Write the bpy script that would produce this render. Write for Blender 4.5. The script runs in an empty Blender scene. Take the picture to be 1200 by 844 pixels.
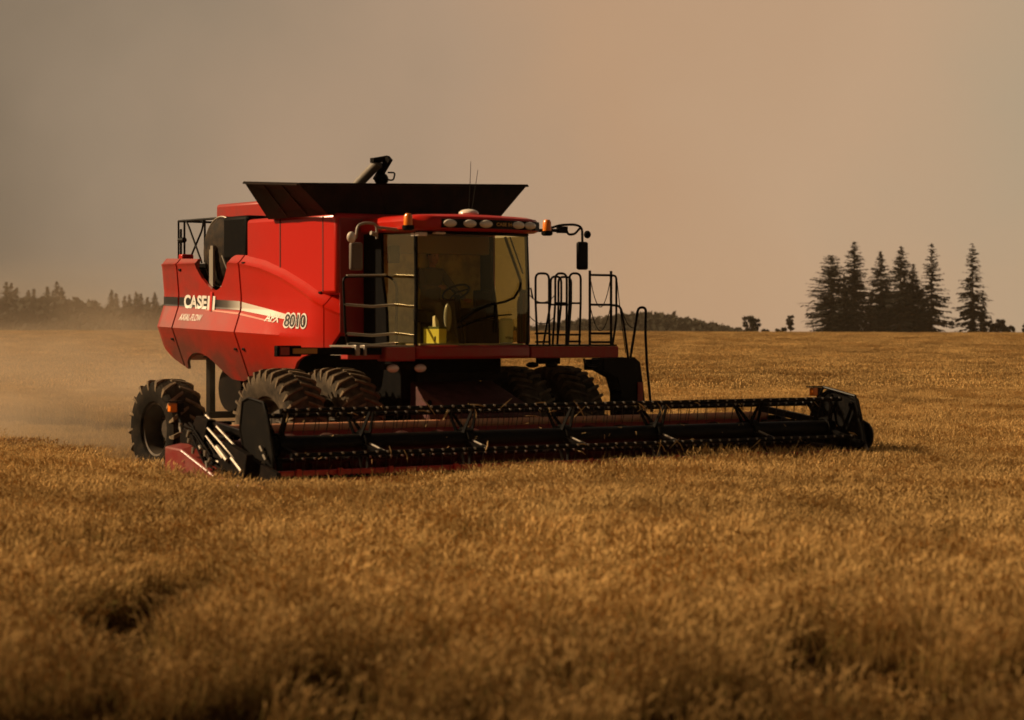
import bpy, bmesh, math, random
import numpy as np
from mathutils import Vector, Matrix

random.seed(7)
R = math.radians
SC = bpy.context.scene
COL = SC.collection
PI = math.pi

# ------------------------------------------------------------------ materials
def mat(name, col=(.5, .5, .5), rough=.6, metal=0., coat=0., noise=None, noise_scale=6., bump=0., bump_scale=40., spec=.5):
    m = bpy.data.materials.new(name); m.use_nodes = True
    nt = m.node_tree; N = nt.nodes; L = nt.links
    b = N['Principled BSDF']
    b.inputs['Base Color'].default_value = (*col, 1)
    b.inputs['Roughness'].default_value = rough
    b.inputs['Metallic'].default_value = metal
    b.inputs['Coat Weight'].default_value = coat
    b.inputs['Coat Roughness'].default_value = .12
    b.inputs['Specular IOR Level'].default_value = spec
    tc = N.new('ShaderNodeTexCoord')
    if noise:
        n = N.new('ShaderNodeTexNoise'); n.inputs['Scale'].default_value = noise_scale; n.inputs['Detail'].default_value = 8
        n.inputs['Roughness'].default_value = .65
        L.new(tc.outputs['Object'], n.inputs['Vector'])
        r = N.new('ShaderNodeValToRGB'); r.color_ramp.elements[0].position = noise[1]; r.color_ramp.elements[1].position = noise[2]
        r.color_ramp.elements[0].color = (0, 0, 0, 1); r.color_ramp.elements[1].color = (noise[3],) * 3 + (1,)
        L.new(n.outputs['Fac'], r.inputs['Fac'])
        mx = N.new('ShaderNodeMix'); mx.data_type = 'RGBA'
        mx.inputs['A'].default_value = (*col, 1); mx.inputs['B'].default_value = (*noise[0], 1)
        L.new(r.outputs['Color'], mx.inputs['Factor']); L.new(mx.outputs['Result'], b.inputs['Base Color'])
        mr = N.new('ShaderNodeMath'); mr.operation = 'MULTIPLY_ADD'; mr.inputs[1].default_value = .45; mr.inputs[2].default_value = rough
        L.new(r.outputs['Color'], mr.inputs[0]); L.new(mr.outputs[0], b.inputs['Roughness'])
    if bump:
        n2 = N.new('ShaderNodeTexNoise'); n2.inputs['Scale'].default_value = bump_scale; n2.inputs['Detail'].default_value = 4
        L.new(tc.outputs['Object'], n2.inputs['Vector'])
        bp = N.new('ShaderNodeBump'); bp.inputs['Strength'].default_value = bump; bp.inputs['Distance'].default_value = .02
        L.new(n2.outputs['Fac'], bp.inputs['Height']); L.new(bp.outputs['Normal'], b.inputs['Normal'])
    return m

DUST = (.20, .125, .065)
RED = mat('red_paint', (.47, .009, .002), .32, 0, .14, spec=.35, noise=(DUST, .48, .85, .16), noise_scale=1.6, bump=.02, bump_scale=3)
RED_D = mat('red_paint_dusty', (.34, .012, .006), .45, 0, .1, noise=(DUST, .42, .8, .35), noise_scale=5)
BLACK = mat('black_paint', (.0045, .0038, .0035), .42, 0, 0, noise=(DUST, .55, .95, .10), noise_scale=7, spec=.09)
BLACKM = mat('black_plastic', (.004, .0034, .003), .6, 0, 0, noise=(DUST, .55, .95, .08), noise_scale=9, spec=.04)
FLAP = mat('dark_sheet_metal', (.007, .005, .004), .5, .0, 0, noise=((.11, .045, .022), .42, .8, .30), noise_scale=2.0, spec=.10)
DARK = mat('grimy_metal', (.008, .006, .005), .65, .0, 0, noise=((.10, .055, .03), .48, .88, .20), noise_scale=5, spec=.04)
SCREEN = mat('screen_mesh_metal', (.011, .008, .006), .7, .0, 0, spec=.1, noise=(DUST, .4, .8, .3), noise_scale=8, bump=.3, bump_scale=90)
GREY = mat('grey_metal', (.27, .235, .19), .45, .2, 0, noise=(DUST, .5, .8, .4), noise_scale=12)
STEEL = mat('bright_steel', (.30, .26, .21), .4, .5, 0, noise=((.05, .04, .03), .5, .8, .6), noise_scale=14)
LUG = mat('dusty_tread_rubber', (.10, .075, .05), .8, 0, 0, noise=((.34, .24, .14), .38, .7, .7), noise_scale=7, bump=.15, bump_scale=50, spec=.2)
RUBBER = mat('tyre_rubber', (.009, .0075, .006), .8, 0, 0, spec=.05, noise=((.13, .09, .055), .45, .8, .25), noise_scale=5, bump=.15, bump_scale=50)
RIMM = mat('wheel_rim_metal', (.07, .058, .046), .38, .4, 0, noise=(DUST, .4, .8, .4), noise_scale=6)
AMBER = mat('amber_lens', (.85, .22, .015), .25, 0, .3)
LAMP = mat('lamp_lens', (.78, .70, .60), .15, 0, .6, noise=(DUST, .5, .9, .3), noise_scale=12)
WHITE = mat('white_decal', (.78, .74, .68), .4)
BLKDEC = mat('black_decal', (.012, .011, .01), .4)
REDDEC = mat('red_decal', (.55, .015, .01), .4)
GOLD = mat('gold_decal', (.55, .30, .05), .4)
SEAM = mat('seam_gap', (.006, .004, .004), .8)
YELLOW = mat('yellow_card', (.74, .74, .14), .6)
CREAM = mat('pale_tub_plastic', (.72, .82, .80), .4)
PAPER = mat('tissue_paper', (.85, .84, .8), .8)
SEATF = mat('seat_fabric', (.10, .09, .065), .9)
TRIM = mat('cab_trim', (.30, .25, .10), .8)
SKIN = mat('skin', (.40, .20, .12), .55)
SHIRT = mat('work_shirt', (.17, .16, .17), .9)
TROU = mat('denim', (.03, .04, .06), .9)
HAIR = mat('dark_hair', (.02, .013, .008), .7)
STRAWM = mat('loose_straw', (.55, .36, .15), .8)
FIREX = mat('extinguisher_red', (.30, .008, .012), .35, 0, .3)

def glass_mat(name, tint, extra):
    m = bpy.data.materials.new(name); m.use_nodes = True
    nt = m.node_tree; N = nt.nodes; L = nt.links
    for n in list(N): N.remove(n)
    out = N.new('ShaderNodeOutputMaterial'); mix = N.new('ShaderNodeMixShader')
    tr = N.new('ShaderNodeBsdfTransparent'); tr.inputs['Color'].default_value = (*tint, 1)
    gl = N.new('ShaderNodeBsdfGlossy'); gl.inputs['Roughness'].default_value = .03; gl.inputs['Color'].default_value = (.92, .80, .48, 1)
    fr = N.new('ShaderNodeLayerWeight'); fr.inputs['Blend'].default_value = .5
    pw = N.new('ShaderNodeMath'); pw.operation = 'POWER'; pw.inputs[1].default_value = 4; L.new(fr.outputs['Facing'], pw.inputs[0])
    tc = N.new('ShaderNodeTexCoord'); no = N.new('ShaderNodeTexNoise'); no.inputs['Scale'].default_value = 1.6
    L.new(tc.outputs['Object'], no.inputs['Vector'])
    bp = N.new('ShaderNodeBump'); bp.inputs['Strength'].default_value = .06; bp.inputs['Distance'].default_value = .1
    L.new(no.outputs['Fac'], bp.inputs['Height']); L.new(bp.outputs['Normal'], gl.inputs['Normal'])
    ad = N.new('ShaderNodeMath'); ad.operation = 'ADD'; ad.inputs[1].default_value = extra + .045; ad.use_clamp = True
    L.new(pw.outputs[0], ad.inputs[0]); L.new(ad.outputs[0], mix.inputs['Fac'])
    L.new(tr.outputs['BSDF'], mix.inputs[1]); L.new(gl.outputs['BSDF'], mix.inputs[2])
    L.new(mix.outputs['Shader'], out.inputs['Surface'])
    return m
GLASS = glass_mat('tinted_cab_glass', (.90, .82, .44), .02)
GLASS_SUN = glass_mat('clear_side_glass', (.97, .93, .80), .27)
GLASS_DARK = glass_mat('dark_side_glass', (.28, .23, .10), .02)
MIRG = mat('mirror_glass', (.6, .58, .55), .05, 1.)

# ------------------------------------------------------------------ mesh builder
class MB:
    def __init__(s): s.v = []; s.f = []; s.m = []; s.mi = 0
    def add(s, vs, fs):
        o = len(s.v); s.v += [tuple(p) for p in vs]
        for f in fs: s.f.append(tuple(o + i for i in f)); s.m.append(s.mi)
    def box(s, x0, x1, y0, y1, z0, z1):
        s.add([(x0, y0, z0), (x1, y0, z0), (x1, y1, z0), (x0, y1, z0), (x0, y0, z1), (x1, y0, z1), (x1, y1, z1), (x0, y1, z1)],
              [(3, 2, 1, 0), (4, 5, 6, 7), (0, 1, 5, 4), (1, 2, 6, 5), (2, 3, 7, 6), (3, 0, 4, 7)])
        return s
    def hull8(s, a, b):       # two quads a,b (4 pts each) joined into a solid
        s.add(list(a) + list(b), [(3, 2, 1, 0), (4, 5, 6, 7), (0, 1, 5, 4), (1, 2, 6, 5), (2, 3, 7, 6), (3, 0, 4, 7)]); return s
    def tube(s, pts, r, n=8, closed=False):
        P = [Vector(p) for p in pts]; k = len(P)
        rr = r if isinstance(r, (list, tuple)) else [r] * k
        rings = []; up = None
        for i, p in enumerate(P):
            if closed: t = P[(i + 1) % k] - P[i - 1]
            else: t = P[min(i + 1, k - 1)] - P[max(i - 1, 0)]
            t.normalize()
            if up is None:
                up = Vector((0, 0, 1)) if abs(t.z) < .9 else Vector((1, 0, 0))
            a = t.cross(up)
            if a.length < 1e-4: a = t.orthogonal()
            a.normalize(); b = a.cross(t).normalized(); up = b
            rings.append([p + (a * math.cos(2 * PI * j / n) + b * math.sin(2 * PI * j / n)) * rr[i] for j in range(n)])
        vs = [q for g in rings for q in g]; fs = []
        for i in range(k if closed else k - 1):
            i2 = (i + 1) % k
            for j in range(n): fs.append((i * n + j, i * n + (j + 1) % n, i2 * n + (j + 1) % n, i2 * n + j))
        if not closed: fs.append(tuple(range(n))[::-1]); fs.append(tuple((k - 1) * n + j for j in range(n)))
        s.add(vs, fs); return s
    def bar(s, p, q, r, n=8): return s.tube([p, q], r, n)
    def flat(s, p, q, w, t, nrm=(0, 0, 1), w2=None):     # rectangular bar from p to q
        p = Vector(p); q = Vector(q); d = (q - p).normalized(); nn = Vector(nrm)
        a = d.cross(nn).normalized(); b = a.cross(d).normalized(); w2 = w if w2 is None else w2
        A = [p + a * w / 2 * i + b * t / 2 * j for i, j in ((-1, -1), (1, -1), (1, 1), (-1, 1))]
        B = [q + a * w2 / 2 * i + b * t / 2 * j for i, j in ((-1, -1), (1, -1), (1, 1), (-1, 1))]
        s.hull8(A, B); return s
    def prism(s, poly, axis, a, b):        # poly in the plane across axis: x->(y,z) y->(x,z) z->(x,y)
        def P(p, t): return {'x': (t, p[0], p[1]), 'y': (p[0], t, p[1]), 'z': (p[0], p[1], t)}[axis]
        n = len(poly)
        s.add([P(p, a) for p in poly] + [P(p, b) for p in poly],
              [tuple(range(n))[::-1], tuple(range(n, 2 * n))] + [(i, (i + 1) % n, n + (i + 1) % n, n + i) for i in range(n)]); return s
    def lathe(s, prof, n=48, M=None, axis='y'):      # prof: (r, h) list; axis y
        vs = []; k = len(prof)
        for i in range(n):
            a = 2 * PI * i / n
            for r, h in prof:
                p = Vector({'y': (r * math.cos(a), h, r * math.sin(a)), 'z': (r * math.cos(a), r * math.sin(a), h), 'x': (h, r * math.cos(a), r * math.sin(a))}[axis])
                vs.append(M @ p if M else p)
        fs = [(i * k + j, ((i + 1) % n) * k + j, ((i + 1) % n) * k + j + 1, i * k + j + 1) for i in range(n) for j in range(k - 1)]
        s.add(vs, fs); return s
    def ell(s, c, r, n=12, m=8):
        vs = []; fs = []
        for i in range(m + 1):
            t = PI * i / m
            for j in range(n):
                a = 2 * PI * j / n
                vs.append((c[0] + r[0] * math.sin(t) * math.cos(a), c[1] + r[1] * math.sin(t) * math.sin(a), c[2] + r[2] * math.cos(t)))
        for i in range(m):
            for j in range(n): fs.append((i * n + j, (i + 1) * n + j, (i + 1) * n + (j + 1) % n, i * n + (j + 1) % n))
        s.add(vs, fs); return s
    def build(s, name, mats, parent=None, bevel=0, smooth=35, loc=None):
        me = bpy.data.meshes.new(name); me.from_pydata(s.v, [], s.f)
        for m_ in (mats if isinstance(mats, (list, tuple)) else [mats]): me.materials.append(m_)
        me.polygons.foreach_set('material_index', s.m)
        bm = bmesh.new(); bm.from_mesh(me)
        bmesh.ops.remove_doubles(bm, verts=bm.verts, dist=1e-5)
        bmesh.ops.recalc_face_normals(bm, faces=bm.faces); bm.to_mesh(me); bm.free()
        if smooth:
            me.polygons.foreach_set('use_smooth', [True] * len(me.polygons)); me.set_sharp_from_angle(angle=R(smooth))
        o = bpy.data.objects.new(name, me); COL.objects.link(o)
        if parent: o.parent = parent
        if loc: o.location = loc
        if bevel:
            b = o.modifiers.new('bevel', 'BEVEL'); b.width = bevel; b.segments = 2; b.limit_method = 'ANGLE'; b.angle_limit = R(40)
        return o

def each(name, mats, parent, *fns, **k):        # every piece a mesh of its own
    for f in fns:
        b = MB(); f(b); b.build(name, mats, parent, **k)

def rounded(pts, r, n=5):       # round the inner corners of a polyline
    P = [Vector(p) for p in pts]; out = [P[0]]
    for i in range(1, len(P) - 1):
        a = P[i - 1] - P[i]; b = P[i + 1] - P[i]; q = min(r, a.length * .49, b.length * .49)
        p0 = P[i] + a.normalized() * q; p1 = P[i] + b.normalized() * q
        for k in range(n + 1):
            t = k / n; out.append(p0 * (1 - t) ** 2 + P[i] * 2 * t * (1 - t) + p1 * t * t)
    out.append(P[-1]); return out

def tag(o, label=None, cat=None, group=None, kind=None):
    if label: o['label'] = label
    if cat: o['category'] = cat
    if group: o['group'] = group
    if kind: o['kind'] = kind
    return o

def empty(name, loc=(0, 0, 0), rz=0):
    o = bpy.data.objects.new(name, None); COL.objects.link(o); o.location = loc; o.rotation_euler = (0, 0, rz); o.empty_display_size = .3
    return o

def interp(x, T):
    if x <= T[0][0]: return T[0][1]
    for (a, b), (c, d) in zip(T, T[1:]):
        if x <= c: return b + (d - b) * (x - a) / (c - a) if c > a else d
    return T[-1][1]
def sstep(a, b, x):
    t = min(1, max(0, (x - a) / (b - a))); return t * t * (3 - 2 * t)

# ------------------------------------------------------------------ camera
CAM_H = 2.3
cd = bpy.data.cameras.new('camera'); cam = bpy.data.objects.new('camera', cd); COL.objects.link(cam)
cd.sensor_width = 36; cd.sensor_fit = 'HORIZONTAL'; cd.lens = 36 * 2850 / 1200
cam.location = (0, 0, CAM_H); cam.rotation_euler = (R(90) - math.atan(32 / 2850), 0, 0)
cd.clip_start = .5; cd.clip_end = 20000
cd.dof.use_dof = True; cd.dof.focus_distance = 52; cd.dof.aperture_fstop = 1.9
SC.camera = cam

# ------------------------------------------------------------------ ground
def terrain(x, y):
    r = sstep(60, 420, y)
    left = sstep(20, -60, x)
    z = r * (1.68 + .24 * left)
    und = sstep(80, 200, y) * (1 - sstep(350, 430, y))
    z += und * (.16 * math.sin(x / 31 + y / 47) + .10 * math.sin(x / 17 - y / 29 + 1.3))
    z += sstep(350, 430, y) * .05 * math.sin(x / 19)
    z -= 5.5 * sstep(445, 640, y)
    return z

def ground():
    m = bpy.data.materials.new('field_soil'); m.use_nodes = True
    nt = m.node_tree; N = nt.nodes; L = nt.links; b = N['Principled BSDF']; b.inputs['Roughness'].default_value = .95
    b.inputs['Specular IOR Level'].default_value = .1
    tc = N.new('ShaderNodeTexCoord'); n = N.new('ShaderNodeTexNoise'); n.inputs['Scale'].default_value = 3; n.inputs['Detail'].default_value = 9
    r = N.new('ShaderNodeValToRGB'); r.color_ramp.elements[0].color = (.022, .013, .007, 1); r.color_ramp.elements[1].color = (.10, .06, .03, 1)
    L.new(tc.outputs['Object'], n.inputs['Vector']); L.new(n.outputs['Fac'], r.inputs['Fac']); L.new(r.outputs['Color'], b.inputs['Base Color'])
    ys = [-400, -200, -100, -50, -20] + [i * 5 for i in range(0, 40)] + [200 + 10 * i for i in range(50)] + [700, 800, 1000, 1400, 2200, 4000, 8000, 14000]
    nx = 61; vs = []; fs = []
    for y in ys:
        hw = 60 + .45 * max(y, 0) + max(0, y - 800) * .6 + (400 if y < 0 else 0)
        for i in range(nx):
            x = hw * (2 * i / (nx - 1) - 1); vs.append((x, y, terrain(x, y)))
    for j in range(len(ys) - 1):
        for i in range(nx - 1): fs.append((j * nx + i, j * nx + i + 1, (j + 1) * nx + i + 1, (j + 1) * nx + i))
    mb = MB(); mb.add(vs, fs); o = mb.build('ground', m, smooth=180); tag(o, kind='structure')
ground()

# ------------------------------------------------------------------ combine frame
TH = R(36); CX, CY = -1.28, 35.75
su, cu = math.sin(TH), math.cos(TH)
def to_local(x, y):
    dx, dy = x - CX, y - CY
    return dx * su - dy * cu, dx * cu + dy * su

# ------------------------------------------------------------------ wheat
def wheat_material():
    m = bpy.data.materials.new('ripe_wheat'); m.use_nodes = True
    nt = m.node_tree; N = nt.nodes; L = nt.links
    for n in list(N): N.remove(n)
    out = N.new('ShaderNodeOutputMaterial'); mix = N.new('ShaderNodeMixShader'); mix.inputs['Fac'].default_value = .30
    d = N.new('ShaderNodeBsdfDiffuse'); t = N.new('ShaderNodeBsdfTranslucent')
    vc = N.new('ShaderNodeAttribute'); vc.attribute_name = 'tint'
    oi = N.new('ShaderNodeObjectInfo'); geo = N.new('ShaderNodeNewGeometry')
    n1 = N.new('ShaderNodeTexNoise'); n1.inputs['Scale'].default_value = .09; n1.inputs['Detail'].default_value = 5
    mp = N.new('ShaderNodeMapping'); mp.inputs['Scale'].default_value = (1.6, .9, 0)
    L.new(geo.outputs['Position'], mp.inputs['Vector']); L.new(mp.outputs['Vector'], n1.inputs['Vector'])
    r1 = N.new('ShaderNodeValToRGB'); e = r1.color_ramp.elements
    e[0].position = .32; e[0].color = (.80, .77, .74, 1); e[1].position = .66; e[1].color = (1.10, 1.08, 1.03, 1)
    L.new(n1.outputs['Fac'], r1.inputs['Fac'])
    mu = N.new('ShaderNodeMix'); mu.data_type = 'RGBA'; mu.blend_type = 'MULTIPLY'; mu.inputs['Factor'].default_value = 1
    L.new(vc.outputs['Color'], mu.inputs['A']); L.new(r1.outputs['Color'], mu.inputs['B'])
    hs = N.new('ShaderNodeHueSaturation'); ma = N.new('ShaderNodeMath'); ma.operation = 'MULTIPLY_ADD'; ma.inputs[1].default_value = .24; ma.inputs[2].default_value = .88
    L.new(oi.outputs['Random'], ma.inputs[0]); L.new(ma.outputs[0], hs.inputs['Value']); L.new(mu.outputs['Result'], hs.inputs['Color'])
    L.new(hs.outputs['Color'], d.inputs['Color']); L.new(hs.outputs['Color'], t.inputs['Color'])
    L.new(d.outputs['BSDF'], mix.inputs[1]); L.new(t.outputs['BSDF'], mix.inputs[2]); L.new(mix.outputs['Shader'], out.inputs['Surface'])
    return m
WHEAT = wheat_material()

def wheat_patch(name, size, n, hmin, hmax, scale, seed, heads=True, leaves=True):
    rng = random.Random(seed); vs = []; fs = []; cols = []
    def quad(pts, c):
        o = len(vs); vs.extend(pts); fs.append(tuple(range(o, o + len(pts)))); cols.append(c)
    for _ in range(n):
        x, y = rng.uniform(-size / 2, size / 2), rng.uniform(-size / 2, size / 2)
        h = rng.uniform(hmin, hmax); a = rng.uniform(0, 2 * PI); lean = rng.uniform(.02, .16)
        tip = Vector((x + lean * math.cos(a) + .05, y + lean * math.sin(a), h)); base = Vector((x, y, 0)); mid = base.lerp(tip, .55) - Vector((lean * math.cos(a), lean * math.sin(a), 0)) * .15
        b = rng.uniform(.7, 1.15) if scale < 2 else rng.uniform(.45, 1.35); w = .0035 * scale
        sc = (.46 * b, .30 * b, .118 * b); hc = (.62 * b, .415 * b, .175 * b); bc = (.12 * b, .068 * b, .024 * b)  # lower stalk colour darkened to imitate the shade deep in the crop
        sd = Vector((math.cos(a + 1.2), math.sin(a + 1.2), 0)) * w
        quad([base - sd, base + sd, mid + sd, mid - sd], bc); quad([mid - sd, mid + sd, tip + sd * .7, tip - sd * .7], sc)
        if heads:
            d = (tip - mid).normalized(); k = rng.uniform(.2, 1.1); d2 = (d + Vector((math.cos(a) * k + .25, math.sin(a) * k, -k * .45))).normalized()
            L_ = rng.uniform(.055, .085) * min(scale, 1.5); rad = .0078 * scale
            p0 = tip; p1 = tip + d.lerp(d2, .5) * L_ * .5; p2 = tip + d.lerp(d2, .5) * L_ * .45 + d2 * L_ * .55
            u = d.orthogonal().normalized(); v = d.cross(u).normalized()
            ring = [p1 + (u * math.cos(t) + v * math.sin(t)) * rad for t in (0, 2.09, 4.19)]
            o = len(vs); vs.extend([p0, *ring, p2])
            for i in range(3):
                j = (i + 1) % 3
                fs.append((o, o + 1 + i, o + 1 + j)); cols.append(hc); fs.append((o + 4, o + 1 + j, o + 1 + i)); cols.append(hc)
            # awns
            for q in range(2):
                aw = p2 + (d2 + Vector((rng.uniform(-.5, .5), rng.uniform(-.5, .5), rng.uniform(-.2, .3)))).normalized() * .06
                e_ = Vector((rng.uniform(-1, 1), rng.uniform(-1, 1), 0)).normalized() * .0016 * scale
                quad([p1 - e_, p1 + e_, aw], hc)
        if leaves:
            for q in range(2 if heads else 1):
                s0 = base.lerp(mid, rng.uniform(.4, 1.0)) if q == 0 else mid.lerp(tip, rng.uniform(0, .6))
                la = rng.uniform(0, 2 * PI); ll = rng.uniform(.07, .17); dr = Vector((math.cos(la), math.sin(la), 0))
                s1 = s0 + dr * ll * .6 + Vector((0, 0, .05)); s2 = s0 + dr * ll + Vector((0, 0, -.07)); lw = Vector((-dr.y, dr.x, .2)) * .0042 * scale
                c = (.30 * b, .185 * b, .066 * b) if rng.random() < .8 else (.24 * b, .19 * b, .06 * b)
                quad([s0 - lw, s0 + lw, s1 + lw, s1 - lw], c); quad([s1 - lw, s1 + lw, s2], c)
    me = bpy.data.meshes.new(name); me.from_pydata([tuple(v) for v in vs], [], fs)
    ca = me.color_attributes.new('tint', 'FLOAT_COLOR', 'CORNER'); arr = []
    for f, c in zip(fs, cols): arr += [(*c, 1)] * len(f)
    ca.data.foreach_set('color', np.array(arr, dtype=np.float32).ravel())
    me.materials.append(WHEAT)
    return bpy.data.objects.new(name, me)      # source of the instances only; not linked

HOLES = [(-2.5, 17.2, .42, 2.6, .95), (1.66, 14.1, .16, 1.5, .95), (1.92, 13.2, .15, .9, .95), (-1.95, 11.6, .6, .9, .8), (.55, 11.3, .4, .6, .7), (-2.53, 17.76, 0.42, 1.9, 0.95), (1.67, 14.66, 0.15, 0.95, 0.95), (1.92, 13.94, 0.14, 0.63, 0.95), (-1.96, 11.77, 0.61, 0.76, 0.66), (-1.19, 11.67, 0.39, 0.63, 0.6050000000000001), (-0.16, 12.19, 0.28, 0.63, 0.77), (1.32, 11.36, 0.33, 0.45, 0.8250000000000001), (0.67, 10.95, 0.28, 0.38, 0.66), (-0.93, 13.63, 0.39, 0.63, 0.385), (2.27, 12.49, 0.33, 0.51, 0.55), (-3.3, 21.17, 0.88, 1.14, 0.33), (3.72, 24.78, 1.32, 1.01, 0.275), (-0.73, 21.68, 0.55, 0.76, 0.275), (-1.66, 12.7, 0.33, 0.51, 0.55), (26, 158, 3.5, 6, .65), (31, 160, 3, 5, .55), (19, 157, 1.2, 4, .7), (13.5, 66, 2, 2.5, .5), (24, 95, 3, 3, .35), (9, 75, 1.6, 2, 0.35), (15, 88, 2.5, 2, 0.3)]
def wheat_height(x, y):
    k = .86
    for hx, hy, rx, ry, a in HOLES:
        q = ((x - hx) / rx) ** 2 + ((y - hy) / ry) ** 2
        if q < 1.6: k *= 1 - a * (1 - sstep(.5, 1.6, q))
    if y < 75: k *= 1 + .07 * math.sin(x * .9 + 1.7 * math.sin(y * .31)) + .05 * math.sin(y * 1.3 + x * .5)
    return k

def wheat():
    src = [wheat_patch('wheat_patch', 1.0, 300, .52, .70, 1.15, 11 + i) for i in range(3)]
    src.append(wheat_patch('stubble_patch', 1.0, 240, .10, .20, 1.2, 31, heads=False))
    src += [wheat_patch('wheat_far_patch', 2.2, 420, .36, .74, 2.4, 51 + i) for i in range(2)]
    src += [wheat_patch('wheat_tuft', .42, 74, .50, .70, 1.15, 71 + i) for i in range(2)]
    pts = []; rot = []; scl = []; idx = []
    rng = random.Random(5)
    def put(x, y, k, i, s=1.):
        pts.append((x, y, terrain(x, y) - .01)); rot.append((0, 0, rng.uniform(0, 2 * PI))); scl.append((s, s, k)); idx.append(i)
    y = 5.0
    while y < 22:                                       # tufts: the near crop, fine enough to hold the gaps
        hw = .215 * y + 3.5; x = -hw
        while x < hw:
            xx, yy = x + rng.uniform(-.1, .1), y + rng.uniform(-.1, .1)
            k = wheat_height(xx, yy) * rng.uniform(.72, 1.12)
            g = math.sin(xx * 2.3 + 1.3 * math.sin(yy * 1.1)) * math.sin(yy * 1.25 + 1.1 * math.sin(xx * 1.7 + 2)) + rng.uniform(-.25, .25)
            if g > 1.0 - 1.15 * sstep(17, 10.5, yy): k *= .42
            if rng.random() < .96 - .50 * sstep(17, 10.5, yy): put(xx, yy, max(.12, k * (1 - .12 * sstep(15, 10.5, yy))), 6 + rng.randrange(2), rng.uniform(.85, 1.1))
            x += .34
        y += .34
    y = 22.2
    while y < 75:
        hw = .215 * y + 6; x = -hw
        while x < hw:
            xx, yy = x + rng.uniform(-.3, .3), y + rng.uniform(-.3, .3)
            u, v = to_local(xx, yy)
            if u < 4.35 and v < 5.25 and v > (-5.25 + .27 * max(0, min(10, 1 - u))) and u > -90:
                put(xx, yy, rng.uniform(.8, 1.2), 3)
            else: put(xx, yy, wheat_height(xx, yy) * rng.uniform(.92, 1.06), rng.randrange(3))
            x += .72
        y += .72
    while y < 443:
        hw = .215 * y + 14; x = -hw; st = 1.7 if y < 200 else 2.0
        while x < hw:
            xx, yy = x + rng.uniform(-.7, .7), y + rng.uniform(-.7, .7)
            u, v = to_local(xx, yy)
            if not (u < 0 and abs(v) < 5.2 and u > -90): put(xx, yy, wheat_height(xx, yy) * rng.uniform(.78, 1.18), 4 + rng.randrange(2))
            x += st
        y += st
    me = bpy.data.meshes.new('wheat_crop'); me.from_pydata(pts, [], [])
    a = me.attributes.new('rot', 'FLOAT_VECTOR', 'POINT'); a.data.foreach_set('vector', np.array(rot, dtype=np.float32).ravel())
    a = me.attributes.new('scl', 'FLOAT_VECTOR', 'POINT'); a.data.foreach_set('vector', np.array(scl, dtype=np.float32).ravel())
    a = me.attributes.new('pick', 'INT', 'POINT'); a.data.foreach_set('value', np.array(idx, dtype=np.int32))
    o = bpy.data.objects.new('wheat_crop', me); COL.objects.link(o)
    ng = bpy.data.node_groups.new('sow_wheat', 'GeometryNodeTree')
    ng.interface.new_socket('Geometry', in_out='INPUT', socket_type='NodeSocketGeometry'); ng.interface.new_socket('Geometry', in_out='OUTPUT', socket_type='NodeSocketGeometry')
    N = ng.nodes; L = ng.links
    gi = N.new('NodeGroupInput'); go = N.new('NodeGroupOutput'); last = None
    for k, s in enumerate(src):
        oi = N.new('GeometryNodeObjectInfo'); oi.inputs['Object'].default_value = s; oi.inputs['As Instance'].default_value = True
        iop = N.new('GeometryNodeInstanceOnPoints')
        na = N.new('GeometryNodeInputNamedAttribute'); na.data_type = 'INT'; na.inputs['Name'].default_value = 'pick'
        cmp = N.new('FunctionNodeCompare'); cmp.data_type = 'INT'; cmp.operation = 'EQUAL'
        cmp.inputs[3].default_value = k
        L.new(na.outputs['Attribute'], cmp.inputs[2]); L.new(cmp.outputs['Result'], iop.inputs['Selection'])
        nr = N.new('GeometryNodeInputNamedAttribute'); nr.data_type = 'FLOAT_VECTOR'; nr.inputs['Name'].default_value = 'rot'
        ns = N.new('GeometryNodeInputNamedAttribute'); ns.data_type = 'FLOAT_VECTOR'; ns.inputs['Name'].default_value = 'scl'
        er = N.new('FunctionNodeEulerToRotation'); L.new(nr.outputs['Attribute'], er.inputs[0])
        L.new(gi.outputs[0], iop.inputs['Points']); L.new(oi.outputs['Geometry'], iop.inputs['Instance'])
        L.new(er.outputs[0], iop.inputs['Rotation']); L.new(ns.outputs['Attribute'], iop.inputs['Scale'])
        if last is None: jn = N.new('GeometryNodeJoinGeometry'); last = jn
        L.new(iop.outputs['Instances'], jn.inputs[0])
    L.new(jn.outputs[0], go.inputs[0])
    md = o.modifiers.new('sow', 'NODES'); md.node_group = ng
    tag(o, 'ripe golden brown wheat covering the whole field around the red combine', 'wheat', kind='stuff')
    print('wheat points', len(pts))
wheat()

# ------------------------------------------------------------------ combine harvester
CH = empty('combine_harvester', (CX, CY, 0), -(PI / 2 - TH))
tag(CH, 'large red combine harvester with dual tyres, glazed cab and wide black reel, cutting wheat', 'combine harvester')

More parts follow.
